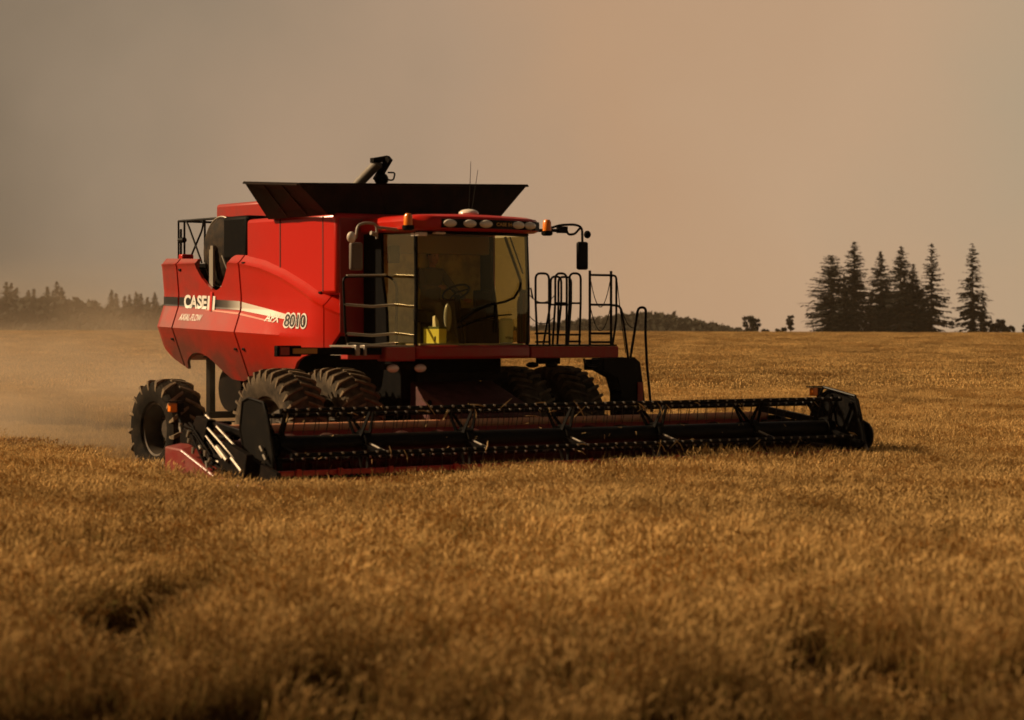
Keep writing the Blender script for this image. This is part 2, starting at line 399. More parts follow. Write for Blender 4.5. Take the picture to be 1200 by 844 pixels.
def panel_paint():
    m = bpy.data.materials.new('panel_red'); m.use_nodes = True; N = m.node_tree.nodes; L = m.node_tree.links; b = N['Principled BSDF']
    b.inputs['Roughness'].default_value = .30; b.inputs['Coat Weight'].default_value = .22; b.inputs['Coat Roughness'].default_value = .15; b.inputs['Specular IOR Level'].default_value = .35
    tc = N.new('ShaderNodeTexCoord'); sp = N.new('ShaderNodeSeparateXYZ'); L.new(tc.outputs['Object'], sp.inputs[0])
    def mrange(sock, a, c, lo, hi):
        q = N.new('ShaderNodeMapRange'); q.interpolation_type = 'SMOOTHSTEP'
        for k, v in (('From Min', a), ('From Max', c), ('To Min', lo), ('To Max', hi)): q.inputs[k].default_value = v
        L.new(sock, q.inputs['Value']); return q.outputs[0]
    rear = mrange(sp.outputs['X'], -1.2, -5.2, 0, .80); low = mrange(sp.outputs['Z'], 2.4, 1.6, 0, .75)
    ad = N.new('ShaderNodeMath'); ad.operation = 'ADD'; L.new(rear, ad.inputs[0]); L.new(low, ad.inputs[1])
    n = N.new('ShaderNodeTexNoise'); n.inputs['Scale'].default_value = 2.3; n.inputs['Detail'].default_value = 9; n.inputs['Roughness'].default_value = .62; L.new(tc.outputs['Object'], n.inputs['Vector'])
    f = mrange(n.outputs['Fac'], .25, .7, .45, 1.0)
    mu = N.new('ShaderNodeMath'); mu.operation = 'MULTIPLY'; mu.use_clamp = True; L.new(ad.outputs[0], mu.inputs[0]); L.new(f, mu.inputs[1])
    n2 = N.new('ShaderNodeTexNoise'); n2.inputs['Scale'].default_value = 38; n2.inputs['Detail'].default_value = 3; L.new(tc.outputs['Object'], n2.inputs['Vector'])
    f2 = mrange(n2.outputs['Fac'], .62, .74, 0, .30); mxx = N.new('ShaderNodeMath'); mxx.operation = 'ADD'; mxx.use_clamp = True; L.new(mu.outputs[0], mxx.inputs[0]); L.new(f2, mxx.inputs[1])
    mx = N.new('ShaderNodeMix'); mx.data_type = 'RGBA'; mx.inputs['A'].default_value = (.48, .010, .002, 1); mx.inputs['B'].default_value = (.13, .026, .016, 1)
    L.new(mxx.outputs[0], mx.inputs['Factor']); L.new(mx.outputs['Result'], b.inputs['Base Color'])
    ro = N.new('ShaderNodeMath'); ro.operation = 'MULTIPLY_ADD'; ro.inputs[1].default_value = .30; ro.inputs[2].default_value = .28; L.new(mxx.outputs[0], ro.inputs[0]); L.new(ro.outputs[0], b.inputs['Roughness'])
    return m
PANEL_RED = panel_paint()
TOP = [(-5.66, 2.42), (-5.614, 2.60), (-5.567, 3.15), (-5.52, 3.42), (-5.44, 3.50), (-4.208, 3.462), (-4.18, 3.313), (-4.04, 3.16), (-3.877, 3.053), (-3.72, 2.97), (-3.624, 2.955), (-3.53, 2.97), (-3.429, 3.013), (-3.308, 3.143), (-3.2, 3.31), (-3.15, 3.47), (-3.08, 3.495),
       (-2.805, 3.485), (-2.185, 3.422), (-1.594, 3.289), (-1.019, 3.101), (-0.446, 2.893), (-0.17, 2.791)]
BOT = [(-5.66, 2.40), (-5.60, 2.33), (-5.439, 2.142), (-5.12, 1.889), (-4.73, 1.72), (-4.68, 1.84), (-4.60, 1.90), (-4.436, 1.965), (-4.28, 1.985), (-4.129, 1.974), (-3.97, 1.93), (-3.826, 1.854), (-3.582, 1.69), (-3.374, 1.575), (-3.033, 1.553), (-2.817, 1.60), (-2.342, 1.655),
       (-1.314, 1.72), (-1.125, 1.879), (-0.95, 1.945), (-0.78, 1.976), (-0.377, 2.004), (-0.316, 2.068), (-0.27, 2.158), (-.17, 2.3)]
RIDGE = [(-5.66, 3.40), (-3.3, 3.385), (-2.8, 3.36), (-2.185, 3.275), (-1.594, 3.13), (-1.019, 2.935), (-.446, 2.70), (-.17, 2.58)]
def crease(u): return 2.41 + (2.23 - 2.41) * (u + 5.6) / 5.1
def panel_v(u, w):              # outward distance of the side panel from the centre plane
    wc = crease(u)
    amp = max(0, min(1, (-.45 - u) / 1.5))
    d = w - wc
    if d >= 0: s = 1.605 - .125 * amp * min(1, d / .36) + (.045 * amp * (max(0, d - .55) / .5) if d > .55 else 0)
    else: s = 1.605 - .28 * amp * min(1.3, -d / .75)
    s -= .07 * (1 - amp)
    rd = interp(u, RIDGE); t = w - rd
    if t > 0: s -= t * .95
    elif t > -.05: s += .012 * (1 + t / .05)
    if u > -.75: s -= .17 * ((u + .75) / .58) ** 2
    if u < -5.25: s -= .30 * ((-5.25 - u) / .4) ** 2
    return s
def panel(u0, u1, side, name='side_panel'):
    cols = max(8, int((u1 - u0) / .028)); vs = []; fs = []
    for i in range(cols + 1):
        u = u0 + (u1 - u0) * i / cols; a, b = interp(u, BOT), interp(u, TOP)
        wc = crease(u); rd = min(interp(u, RIDGE), b - .012)
        ks = [a, wc, wc + .36, wc + .55, rd - .05, rd, b]; lo = a
        for q in range(len(ks) - 3, 0, -1): ks[q] = min(ks[q], ks[q + 1] - .004)      # keep the knots in order under the ridge
        for q in range(1, len(ks) - 1): ks[q] = min(max(ks[q], ks[q - 1] + .0005), b - .0005)
        row = []
        for (p0, p1), n_ in zip(zip(ks, ks[1:]), (14, 8, 4, 6, 2, 5)): row += [p0 + (p1 - p0) * q / n_ for q in range(n_)]
        row.append(b)
        for w in row: vs.append((u, side * panel_v(u, w), w))
    rows = len(row) - 1
    k = rows + 1
    for i in range(cols):
        for j in range(rows): fs.append((i * k + j, (i + 1) * k + j, (i + 1) * k + j + 1, i * k + j + 1))
    n = len(vs); vs += [(u, v - side * .05, w) for u, v, w in vs]
    fs += [tuple(n + q for q in f[::-1]) for f in fs]
    for i in range(cols):
        fs.append((i * k, (i + 1) * k, n + (i + 1) * k, n + i * k)); fs.append((i * k + rows, n + i * k + rows, n + (i + 1) * k + rows, (i + 1) * k + rows))
    for j in range(rows):
        fs.append((j, n + j, n + j + 1, j + 1)); e = cols * k; fs.append((e + j, e + j + 1, n + e + j + 1, n + e + j))
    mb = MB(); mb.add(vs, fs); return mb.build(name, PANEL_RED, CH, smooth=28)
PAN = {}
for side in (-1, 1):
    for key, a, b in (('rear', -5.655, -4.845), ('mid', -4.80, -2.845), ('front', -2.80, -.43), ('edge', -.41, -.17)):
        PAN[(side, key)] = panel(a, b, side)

# decals that follow the panel
def conform(name, m, parent, u0, u1, wtop, wbot, cols=60, off=.007):
    vs = []; fs = []
    for i in range(cols + 1):
        u = u0 + (u1 - u0) * i / cols; a, b = interp(u, wbot), interp(u, wtop)
        for j in range(13):
            w = a + (b - a) * j / 12; vs.append((u, -panel_v(u, w) - off, w))
    for i in range(cols):
        for j in range(12): fs.append((i * 13 + j, (i + 1) * 13 + j, (i + 1) * 13 + j + 1, i * 13 + j + 1))
    mb = MB(); mb.add(vs, fs); return mb.build(name, m, parent, smooth=60)
def stripe_mat():
    m = bpy.data.materials.new('fading_stripe'); m.use_nodes = True; N = m.node_tree.nodes; L = m.node_tree.links
    b = N['Principled BSDF']; b.inputs['Roughness'].default_value = .4
    tc = N.new('ShaderNodeTexCoord'); sp = N.new('ShaderNodeSeparateXYZ'); mr = N.new('ShaderNodeMapRange')
    mr.inputs['From Min'].default_value = -5.6; mr.inputs['From Max'].default_value = -1.4
    r = N.new('ShaderNodeValToRGB'); e = r.color_ramp.elements
    e[0].position = 0; e[0].color = (.012, .01, .009, 1); e[1].position = 1; e[1].color = (.75, .60, .52, 1)
    for p, c in ((.48, (.012, .01, .009)), (.56, (.10, .085, .07)), (.68, (.62, .57, .5)), (.9, (.80, .74, .66))):
        q = e.new(p); q.color = (*c, 1)
    L.new(tc.outputs['Object'], sp.inputs[0]); L.new(sp.outputs['X'], mr.inputs['Value']); L.new(mr.outputs[0], r.inputs['Fac']); L.new(r.outputs['Color'], b.inputs['Base Color'])
    return m
STRIPE = stripe_mat()
ST = [(-5.52, 2.885), (-4.8, 2.868), (-2.885, 2.783), (-1.435, 2.575)]; SB = [(-5.52, 2.745), (-4.8, 2.725), (-2.885, 2.648), (-1.435, 2.50)]
conform('stripe', STRIPE, PAN[(-1, 'rear')], -5.53, -4.85, ST, SB, 16)
conform('stripe', STRIPE, PAN[(-1, 'mid')], -4.795, -2.85, ST, SB)
conform('stripe', STRIPE, PAN[(-1, 'front')], -2.795, -1.30, ST, SB)
PINK = mat('thin_stripe', (.62, .20, .14), .4)
conform('thin_stripe', PINK, PAN[(-1, 'mid')], -3.9, -2.85, [(-3.9, 2.665), (-2.885, 2.612)], [(-3.9, 2.65), (-2.885, 2.58)], 30)
conform('thin_stripe', PINK, PAN[(-1, 'front')], -2.795, -1.75, [(-2.885, 2.612), (-1.5, 2.435)], [(-2.885, 2.58), (-1.5, 2.42)], 30)

def text_mesh(body, height, width, bold=0., shear=0., depth=0.):
    cu_ = bpy.data.curves.new('lettering', 'FONT'); cu_.body = body; cu_.size = 1; cu_.offset = bold; cu_.shear = shear; cu_.extrude = depth; cu_.resolution_u = 4
    o = bpy.data.objects.new('lettering_source', cu_); COL.objects.link(o)
    dg = bpy.context.evaluated_depsgraph_get(); me = bpy.data.meshes.new_from_object(o.evaluated_get(dg))
    bpy.data.objects.remove(o); bpy.data.curves.remove(cu_)
    V = [v.co.copy() for v in me.vertices]; F_ = [tuple(p.vertices) for p in me.polygons]; bpy.data.meshes.remove(me)
    x0, x1 = min(v.x for v in V), max(v.x for v in V); y0, y1 = min(v.y for v in V), max(v.y for v in V)
    return [((v.x - x0) / (x1 - x0) * width, (v.y - y0) / (y1 - y0) * height) for v in V], F_
def side_text(name, body, m, parent, u0, w0, height, width, slope=0., off=.010, **k):
    P, F_ = text_mesh(body, height, width, **k); mb = MB()
    mb.add([(u0 + x, -panel_v(u0 + x, w0 + y + slope * x) - off, w0 + y + slope * x) for x, y in P], F_)
    return mb.build(name, m, parent, smooth=0)
mp_ = PAN[(-1, 'mid')]; fp_ = PAN[(-1, 'front')]
side_text('lettering', 'CASE', WHITE, mp_, -4.63, 2.69, .215, .74, -.035, bold=.035)
for q in (0, .155): side_text('lettering', 'I', WHITE, mp_, -3.85 + q, 2.66 - .035 * q, .215, .08, -.035, bold=.055)
side_text('lettering', 'I', REDDEC, mp_, -3.765, 2.64, .30, .07, -.035, bold=.03, off=.014)
side_text('lettering', 'AXIAL-FLOW', WHITE, mp_, -4.66, 2.50, .105, .72, -.03, bold=.012, shear=.25)
side_text('lettering', 'AFX', WHITE, fp_, -2.02, 2.475, .12, .46, -.06, bold=.02, shear=.25)
side_text('lettering', '8010', WHITE, fp_, -1.455, 2.37, .235, .66, -.03, bold=.075, off=.010)
side_text('lettering', '8010', BLKDEC, fp_, -1.425, 2.395, .185, .60, -.03, bold=.012, off=.016)

# body core and tank
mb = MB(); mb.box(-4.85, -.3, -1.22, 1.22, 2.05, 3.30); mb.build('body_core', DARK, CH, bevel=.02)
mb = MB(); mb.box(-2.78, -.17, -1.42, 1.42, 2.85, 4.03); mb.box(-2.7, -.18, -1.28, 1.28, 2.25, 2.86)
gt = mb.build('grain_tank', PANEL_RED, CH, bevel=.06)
mb = MB(); mb.box(-1.765, -1.745, -1.426, -1.41, 3.1, 3.99); mb.build('panel_seam', SEAM, gt)
mb = MB(); mb.box(-.55, -.53, -1.424, -1.41, 2.9, 3.99); mb.build('panel_seam', SEAM, gt)
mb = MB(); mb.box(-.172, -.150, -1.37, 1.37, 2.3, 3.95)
mb.build('tank_front', mat('red_panel_painted_shade', (.24, .009, .009), .5, 0, .1, noise=(DUST, .5, .85, .3), noise_scale=4), CH, bevel=.01)  # front sheet in darker red, the shade of this face put into its colour
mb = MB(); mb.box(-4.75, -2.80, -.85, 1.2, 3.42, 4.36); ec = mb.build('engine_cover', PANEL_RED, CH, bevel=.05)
mb = MB(); mb.box(-5.40, -2.80, -1.25, 1.25, 3.32, 3.40); mb.build('rear_deck', BLACK, CH, bevel=.01)
mb = MB(); mb.prism([(-5.5, 2.3), (-5.35, 3.3), (-4.85, 3.3), (-4.85, 1.95), (-5.2, 1.85)], 'y', -1.15, 1.15); mb.build('rear_hood', RED, CH, bevel=.03)
mb = MB(); mb.box(-5.12, -4.98, -1.33, -1.12, 3.40, 3.56); mb.build('deck_bracket', RED, CH, bevel=.02)
for u, w, pk in ((-2.70, 3.36, 'front'), (-.62, 2.88, 'front'), (-4.72, 3.30, 'mid'), (-2.95, 2.05, 'mid'), (-2.70, 2.05, 'front'), (-4.93, 2.2, 'rear')):
    mb = MB(); q = -panel_v(u, w); mb.box(u - .035, u + .035, q - .018, q + .01, w - .018, w + .018); mb.build('latch', BLACK, PAN[(-1, pk)], bevel=.006)
# rotary air screen
MS = Matrix.Translation((-3.88, -1.20, 3.57))
mb = MB(); mb.lathe([(.0, -.16), (.2, -.155), (.42, -.12), (.52, -.05), (.555, .03), (.555, .22), (.5, .3), (0, .3)], 48, MS)
sc_ = mb.build('air_screen', SCREEN, CH, smooth=40)
mb = MB(); mb.tube([(-3.88 + .545 * math.cos(t), -1.235, 3.57 + .55 * math.sin(t)) for t in [2 * PI * i / 40 for i in range(40)]], .014, 6, closed=True); mb.build('screen_rim', GREY, sc_)
mb = MB(); mb.box(-3.92, -3.80, -1.43, -1.39, 3.02, 3.60); mb.box(-3.90, -3.82, -1.42, -1.36, 3.585, 3.66); mb.build('screen_suction_arm', GREY, sc_)
mb = MB(); mb.tube([(-3.62, -1.37, 3.5), (-3.45, -1.36, 3.25), (-3.40, -1.33, 3.1)], .012, 6); mb.build('screen_hose', GREY, sc_)
mb = MB(); mb.box(-3.55, -2.79, -1.40, -.9, 3.42, 4.10); mb.build('screen_housing', BLACKM, CH, bevel=.06)
# rear ladder rail
mb = MB(); Z0, Z1 = 3.42, 4.11
for v in (-1.12, .9):
    mb.bar((-5.50, v, Z1), (-3.9, v, Z1), .020)
    for u in (-5.30, -4.62, -4.3): mb.bar((u, v, Z0), (u, v, Z1), .018)
    mb.tube(rounded([(-5.24, v, Z1), (-5.14, v, 4.0), (-4.72, v, Z0)], .1), .016); mb.tube(rounded([(-4.66, v, Z1), (-4.70, v, 3.95), (-5.18, v, Z0)], .1), .016)
mb.bar((-5.42, -1.12, 3.5), (-5.42, -1.12, 3.98), .02); mb.bar((-5.42, -1.12, 3.55), (-5.30, -1.12, 3.55), .02); mb.bar((-5.46, -1.12, 3.80), (-5.30, -1.12, 3.80), .045)
mb.bar((-5.50, -1.12, Z1), (-5.50, .9, Z1), .018)
for v in (-1.12, -.4, .3, .9): mb.bar((-5.50, v, Z0), (-5.50, v, Z1), .016)
mb.build('rear_railing', BLACK, CH)

# tank extension flaps
bq = {'fr': (-.26, -1.50, 4.00), 'fl': (-.26, 1.50, 4.00), 'rr': (-1.97, -1.50, 4.00), 'rl': (-1.97, 1.50, 4.00)}
tq = {'fr': (-.22, -2.03, 4.43), 'fl': (-.22, 2.03, 4.55), 'rr': (-1.82, -2.00, 4.53), 'rl': (-1.95, 2.00, 4.60)}
def flap(a, b, inx, iny, lift=0):
    A, B = Vector(bq[a]), Vector(bq[b]); C, D = Vector(tq[b]), Vector(tq[a]); C.z += lift; D.z += lift
    o = Vector((inx, iny, 0)); mb = MB(); mb.hull8([A, B, C, D], [A + o, B + o, C + o, D + o]); q_ = mb.build('tank_extension', FLAP, CH)
    mb = MB()
    for t in (.34, .67):
        p0 = A.lerp(B, t) - o * .1; p1 = D.lerp(C, t) - o * .1; mb.flat(p0.lerp(p1, .06), p0.lerp(p1, .94), .025, .012, o.normalized())
    p0, p1 = D - o * .35, C - o * .35; mb.flat(p0 - Vector((0, 0, .015)), p1 - Vector((0, 0, .015)), .022, .03, o.normalized()); mb.build('flap_rib', FLAP, q_)
flap('rr', 'fr', 0, .03); flap('fr', 'fl', -.03, 0); flap('fl', 'rl', 0, -.03); flap('rl', 'rr', .03, 0, .0)
mb = MB(); mb.tube([tq['rr'], tq['fr'], tq['fl']], .014, 6); mb.tube([tq['fl'], tq['rl']], .014, 6); mb.build('extension_edge', DARK, CH)
mb = MB(); mb.box(-1.93, -.30, -1.40, 1.40, 4.033, 4.06); mb.build('added_dark_tank_sheet', FLAP, CH)  # dark sheet added for the tank's dark inside, stops red bounce on the auger
# raised bubble-up auger
mb = MB(); mb.tube([(-1.95, -.35, 4.1), (-1.50, -.18, 4.58), (-1.16, -.06, 4.86)], .078, 14); la = mb.build('loading_auger', mat('dusty_tube_metal', (.16, .14, .115), .6, 0, 0, noise=(DUST, .4, .8, .5)), CH)
mb = MB(); mb.flat((-1.32, .0, 4.60), (-1.04, .06, 4.93), .07, .10); mb.tube([(-1.18, -.12, 4.89), (-1.12, .08, 4.93)], .045); mb.box(-1.24, -1.14, -.16, -.04, 4.86, 4.93); mb.ell((-1.25, .05, 4.62), (.11, .11, .10))
mb.tube(rounded([(-1.2, .06, 4.62), (-1.15, .20, 4.60), (-1.13, .22, 4.72), (-1.18, .12, 4.72)], .04), .014, 6); mb.build('auger_drive', BLACK, la)

# ---- lower body, axles
mb = MB(); mb.prism([(-3.2, 1.5), (-2.9, 1.1), (-1.2, .75), (.3, .75), (.7, 1.0), (.7, 1.95), (-4.4, 2.1), (-4.4, 2.0), (-3.7, 1.75)], 'y', -.88, .88); mb.build('lower_body', BLACKM, CH, bevel=.02)
mb = MB(); mb.flat((0, -2.3, .9), (0, 2.3, .9), .26, .3); mb.tube([(0, -1.3, .9), (0, -1.02, .9)], .34, 20); mb.tube([(0, 1.02, .9), (0, 1.3, .9)], .34, 20); mb.build('front_axle', BLACKM, CH, bevel=.02)
mb = MB(); mb.flat((-4.08, -1.65, .78), (-4.08, 1.65, .78), .2, .24); mb.box(-4.2, -3.9, -.3, .3, .78, 1.95); mb.bar((-3.85, -1.5, .8), (-3.85, 1.5, .8), .04); mb.build('rear_axle', DARK, CH, bevel=.02)
mb = MB(); mb.flat((-5.05, -.78, 1.98), (-5.05, -.78, .95), .14, .10, (0, 1, 0)); mb.flat((-5.05, .78, 1.98), (-5.05, .78, .95), .14, .10, (0, 1, 0)); mb.box(-5.2, -4.9, -.9, .9, .92, 1.02); mb.box(-5.15, -4.7, -.95, .95, 1.9, 2.06)
mb.build('straw_chopper', DARK, CH, bevel=.01)
mb = MB(); mb.lathe([(0, -.3), (.36, -.3), (.40, -.2), (.40, .2), (.36, .3), (0, .3)], 28, Matrix.Translation((-3.95, -.75, 1.42))); mb.build('cleaning_fan', DARK, CH)

# ---- wheels
def tyre_mesh(Rr, W, rim, nl, lug_h=.065):
    mb = MB(); h = W / 2
    prof = [(rim, -h * .72), (rim + .02, -h * .84), (rim + (Rr - rim) * .35, -h * 1.0), (rim + (Rr - rim) * .65, -h * 1.0), (Rr - .075, -h * .93), (Rr - .045, -h * .80), (Rr - .035, -h * .4), (Rr - .03, 0)]
    prof = prof + [(r, -q) for r, q in prof[-2::-1]]
    mb.lathe(prof, 72)
    wf = 1.0 if nl > 20 else 1.6
    for s in (-1, 1):
        for k in range(nl):
            a0 = 2 * PI * (k + (.5 if s > 0 else 0)) / nl; pts = []
            for t, rr, hh, da, wd in ((0, Rr, .0 * s, 0, .015), (.35, Rr, h * .42 * s, .07, .018), (.75, Rr - .01, h * .80 * s, .135, .021), (1, Rr - .028, h * 1.0 * s, .165, .022), (1.2, Rr - .10, h * 1.035 * s, .18, .018), (1.3, Rr - .17, h * 1.015 * s, .185, .012)):
                pts.append((rr, hh, a0 - da * .72 * wf / Rr, wd * wf / Rr))
            o = []
            for i, (rr, hh, a, wd) in enumerate(pts):
                base = rr - lug_h if i < 3 else rr - lug_h * .8
                yb = hh if i < 3 else hh - s * .03
                o += [(base * math.cos(a - wd * 1.25), yb, base * math.sin(a - wd * 1.25)), (rr * math.cos(a - wd), hh, rr * math.sin(a - wd)), (rr * math.cos(a + wd), hh, rr * math.sin(a + wd)), (base * math.cos(a + wd * 1.25), yb, base * math.sin(a + wd * 1.25))]
            f = []
            for i in range(len(pts) - 1):
                for j in range(3): f.append((i * 4 + j, i * 4 + j + 1, (i + 1) * 4 + j + 1, (i + 1) * 4 + j))
            f.append((0, 1, 2, 3)); e = (len(pts) - 1) * 4; f.append((e, e + 1, e + 2, e + 3))
            mb.mi = 1; mb.add(o, f); mb.mi = 0
    return mb
def rim_mesh(rim, W, dish):
    mb = MB(); h = W / 2
    mb.lathe([(rim + .012, -h * .74), (rim + .012, -h * .70), (rim - .03, -h * .66), (rim - .05, -h * .3), (rim - .06, 0), (rim - .05, h * .3), (rim - .03, h * .66), (rim + .012, h * .70), (rim + .012, h * .74)], 56)
    mb.lathe([(rim - .055, dish), (rim * .7, dish - .02), (rim * .5, dish - .05), (.16, dish - .05), (.15, dish - .10), (0, dish - .10)], 40)
    mb.lathe([(rim - .055, dish + .02), (rim * .7, dish), (.15, dish - .02), (0, dish - .02)], 40)
    for k in range(10):
        a = 2 * PI * k / 10; mb.lathe([(.02, dish - .085), (.02, dish - .05)], 6, Matrix.Translation((.22 * math.cos(a), 0, .22 * math.sin(a))))
    return mb
ft = rt = None
def wheel(u, v, w, Rr, W, rim, nl, dish, proto):
    if proto:
        r_, t_ = proto
        r2 = r_.copy(); COL.objects.link(r2); t2 = t_.copy(); COL.objects.link(t2); t2.parent = r2
    else:
        r2 = rim_mesh(rim, W, dish).build('wheel', RIMM, CH); t2 = tyre_mesh(Rr, W, rim, nl).build('tyre', [RUBBER, LUG], r2, smooth=30)
    r2.location = (u, v, w); r2.rotation_euler = (0, random.uniform(0, 6), PI if v > 0 else 0)
    return (r2, t2)
RUBBER_KEEP = RUBBER
RUBBER = mat('dusty_tyre_rubber', (.030, .025, .020), .85, 0, 0, spec=.05, noise=((.20, .15, .10), .36, .72, .65), noise_scale=4, bump=.15, bump_scale=50)
p = wheel(0, -2.46, .9, .9, .58, .49, 32, -.02, None)
for v in (-1.53, 1.53, 2.46): wheel(0, v, .9, .9, .58, .49, 32, -.02, p)
RUBBER = RUBBER_KEEP
p2 = wheel(-4.33, -1.95, .79, .79, .58, .42, 17, .08, None)
wheel(-4.33, 1.95, .79, .79, .58, .42, 17, .08, p2)

# ---- cab
FW = 1.22      # front plane
def ws(v): return FW + .20 * (1 - (v / .97) ** 2)
vs = []; fs = []; nv = 20
for i in range(nv + 1):
    v0 = -.93 + 1.86 * i / nv
    for j, w in enumerate((2.16, 2.6, 3.1, 3.70)):
        k = 1 - .015 * (w - 2.16); vs.append((ws(v0) + .03 * math.sin((w - 2.16) / 1.54 * PI), v0 / .97 * (.985 - (.0 if w > 3 else .0)), w))
for i in range(nv):
    for j in range(3): fs.append((i * 4 + j, (i + 1) * 4 + j, (i + 1) * 4 + j + 1, i * 4 + j + 1))
mb = MB(); mb.add(vs, fs); wsd = mb.build('windscreen', GLASS, CH, smooth=60)
for s in (-1, 1):
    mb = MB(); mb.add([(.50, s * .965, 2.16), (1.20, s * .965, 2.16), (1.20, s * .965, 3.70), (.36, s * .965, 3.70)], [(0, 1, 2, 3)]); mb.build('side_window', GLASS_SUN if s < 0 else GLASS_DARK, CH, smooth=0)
    mb = MB(); mb.tube([(1.21, s * .975, 2.12), (1.23, s * .975, 2.9), (1.20, s * .965, 3.72)], .028, 8); mb.build('cab_pillar', BLACK, CH)
    mb = MB(); mb.prism([(-.125, 2.1), (.50, 2.1), (.47, 2.6), (.36, 3.1), (.34, 3.72), (-.125, 3.72)], 'y', s * .94, s * .99); mb.build('cab_pillar', BLACKM, CH, bevel=.01)
mb = MB()
mb.box(-.12, .10, -.93, .93, 2.06, 3.72); mb.build('cab_rear_wall', mat('cab_wall_trim', (.62, .52, .18), .8, noise=((.25, .20, .08), .42, .62, .8), noise_scale=4), CH, bevel=.01)
mb = MB(); mb.box(-.1, 1.22, -.96, .96, 2.02, 2.10); mb.build('cab_floor', TRIM, CH)
mb = MB(); mb.tube([(FW + .22 * (1 - (v / .97) ** 2) - .01, v, 3.715) for v in [-.97 + 1.94 * i / 16 for i in range(17)]], .03, 6); mb.build('windscreen_frame', BLACK, CH)
mb = MB(); mb.tube([(.70, .95, 3.70), (1.08, .95, 3.06), (1.12, .95, 2.16)], .022, 6); mb.build('door_frame', BLACK, CH)
mb = MB(); mb.tube([(.82, .95, 3.70), (1.14, .95, 3.16)], .012, 6); mb.build('door_strut', BLACK, CH)
# dashboard sill + front bumper
poly_o = [(ws(v) + .06, v) for v in [-.99 + 1.98 * i / 18 for i in range(19)]]
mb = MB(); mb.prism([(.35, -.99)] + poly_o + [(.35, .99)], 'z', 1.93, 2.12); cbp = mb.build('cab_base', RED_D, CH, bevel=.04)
mb = MB(); mb.prism([(.85, -.90)] + [(ws(v) - .03, v) for v in [-.9 + 1.8 * i / 12 for i in range(13)]] + [(.85, .90)], 'z', 2.122, 2.145); mb.build('dash_shelf', TRIM, CH)
# roof
def roof_poly(g, fwd=.0):
    P = [(-.10, -1.02 - g), (1.0, -1.06 - g)]
    for i in range(17):
        t = -1 + 2 * i / 16; P.append((1.30 + fwd + .24 * (1 - t ** 2) ** .75 + g * .6, t * (1.06 + g) * (1 if abs(t) < .99 else 1)))
    return P + [(1.0, 1.06 + g), (-.10, 1.02 + g)]
def loft(layers):
    mb = MB(); n = len(layers[0][0]); vs = []; fs = []
    for poly, z in layers: vs += [(x, y, z + (.0)) for x, y in poly]
    for k in range(len(layers) - 1):
        for i in range(n): fs.append((k * n + i, k * n + (i + 1) % n, (k + 1) * n + (i + 1) % n, (k + 1) * n + i))
    fs.append(tuple(range(n))[::-1]); e = (len(layers) - 1) * n; fs.append(tuple(e + i for i in range(n))); mb.add(vs, fs); return mb
cr = loft([(roof_poly(-.02), 3.735), (roof_poly(.03), 3.76), (roof_poly(.05), 3.87), (roof_poly(.0), 3.935), (roof_poly(-.12), 3.965), (roof_poly(-.45), 3.985)]).build('cab_roof', RED, CH, smooth=40)
def roof_x(v): t = v / 1.11; return 1.30 + .24 * max(0, 1 - t * t) ** .75 + .03
vis = MB(); V_ = [-.72 + 1.80 * i / 18 for i in range(19)]
for a, b in zip(V_, V_[1:]):
    xa, xb = roof_x(a), roof_x(b)
    vis.hull8([(xa - .05, a, 3.775), (xb - .05, b, 3.775), (xb - .05, b, 3.90), (xa - .05, a, 3.90)], [(xa + .012, a, 3.775), (xb + .012, b, 3.775), (xb + .004, b, 3.90), (xa + .004, a, 3.90)])
vis.build('light_visor', BLACK, cr, smooth=30)
def proj_v(px): return None
for v in (-.60, -.29, -.02, .58, .82):
    mb = MB(); x = roof_x(v); mb.ell((x + .012, v, 3.838), (.04, .115, .056), 16, 10); mb.build('work_light', LAMP, cr)
for body, v0, wd in (('CASE', .16, .19), ('IH', .38, .07)):
    P, F_ = text_mesh(body, .05, wd, bold=.03); mb = MB()
    mb.add([(roof_x(v0 + x) + .018, v0 + x, 3.815 + y) for x, y in P], F_); mb.build('lettering', GOLD, cr, smooth=0)
each('cab_work_light', LAMP, CH, lambda b: b.box(1.1, 1.32, -.99, -.84, 3.655, 3.715), lambda b: b.box(1.25, 1.40, -.76, -.58, 3.685, 3.72), bevel=.015)
# dome + antennas + beacons
mb = MB(); mb.ell((.75, .26, 4.03), (.15, .15, .065), 18, 10); mb.bar((.75, .26, 3.96), (.75, .26, 4.02), .08); mb.build('receiver_dome', LAMP, CH)
mb = MB(); mb.tube([(.55, .40, 3.97), (.55, .42, 4.35), (.55, .44, 4.80)], [.009, .006, .004], 5); mb.tube([(.55, .44, 3.97), (.57, .55, 4.68)], [.006, .004], 5); mb.build('antenna', BLACK, CH)
for v in (-1.17, 1.53):
    u = 1.32 if v < 0 else .95
    mb = MB(); mb.lathe([(.0, .17), (.04, .165), (.062, .13), (.066, .02), (.066, 0), (0, 0)], 16, Matrix.Translation((u, v, 3.80)), 'z'); bc = mb.build('beacon', AMBER, CH)
    mb = MB(); mb.lathe([(0, 0), (.085, 0), (.085, -.05), (.06, -.07), (0, -.07)], 14, Matrix.Translation((u, v, 3.80)), 'z'); mb.build('beacon_base', BLACK, bc)
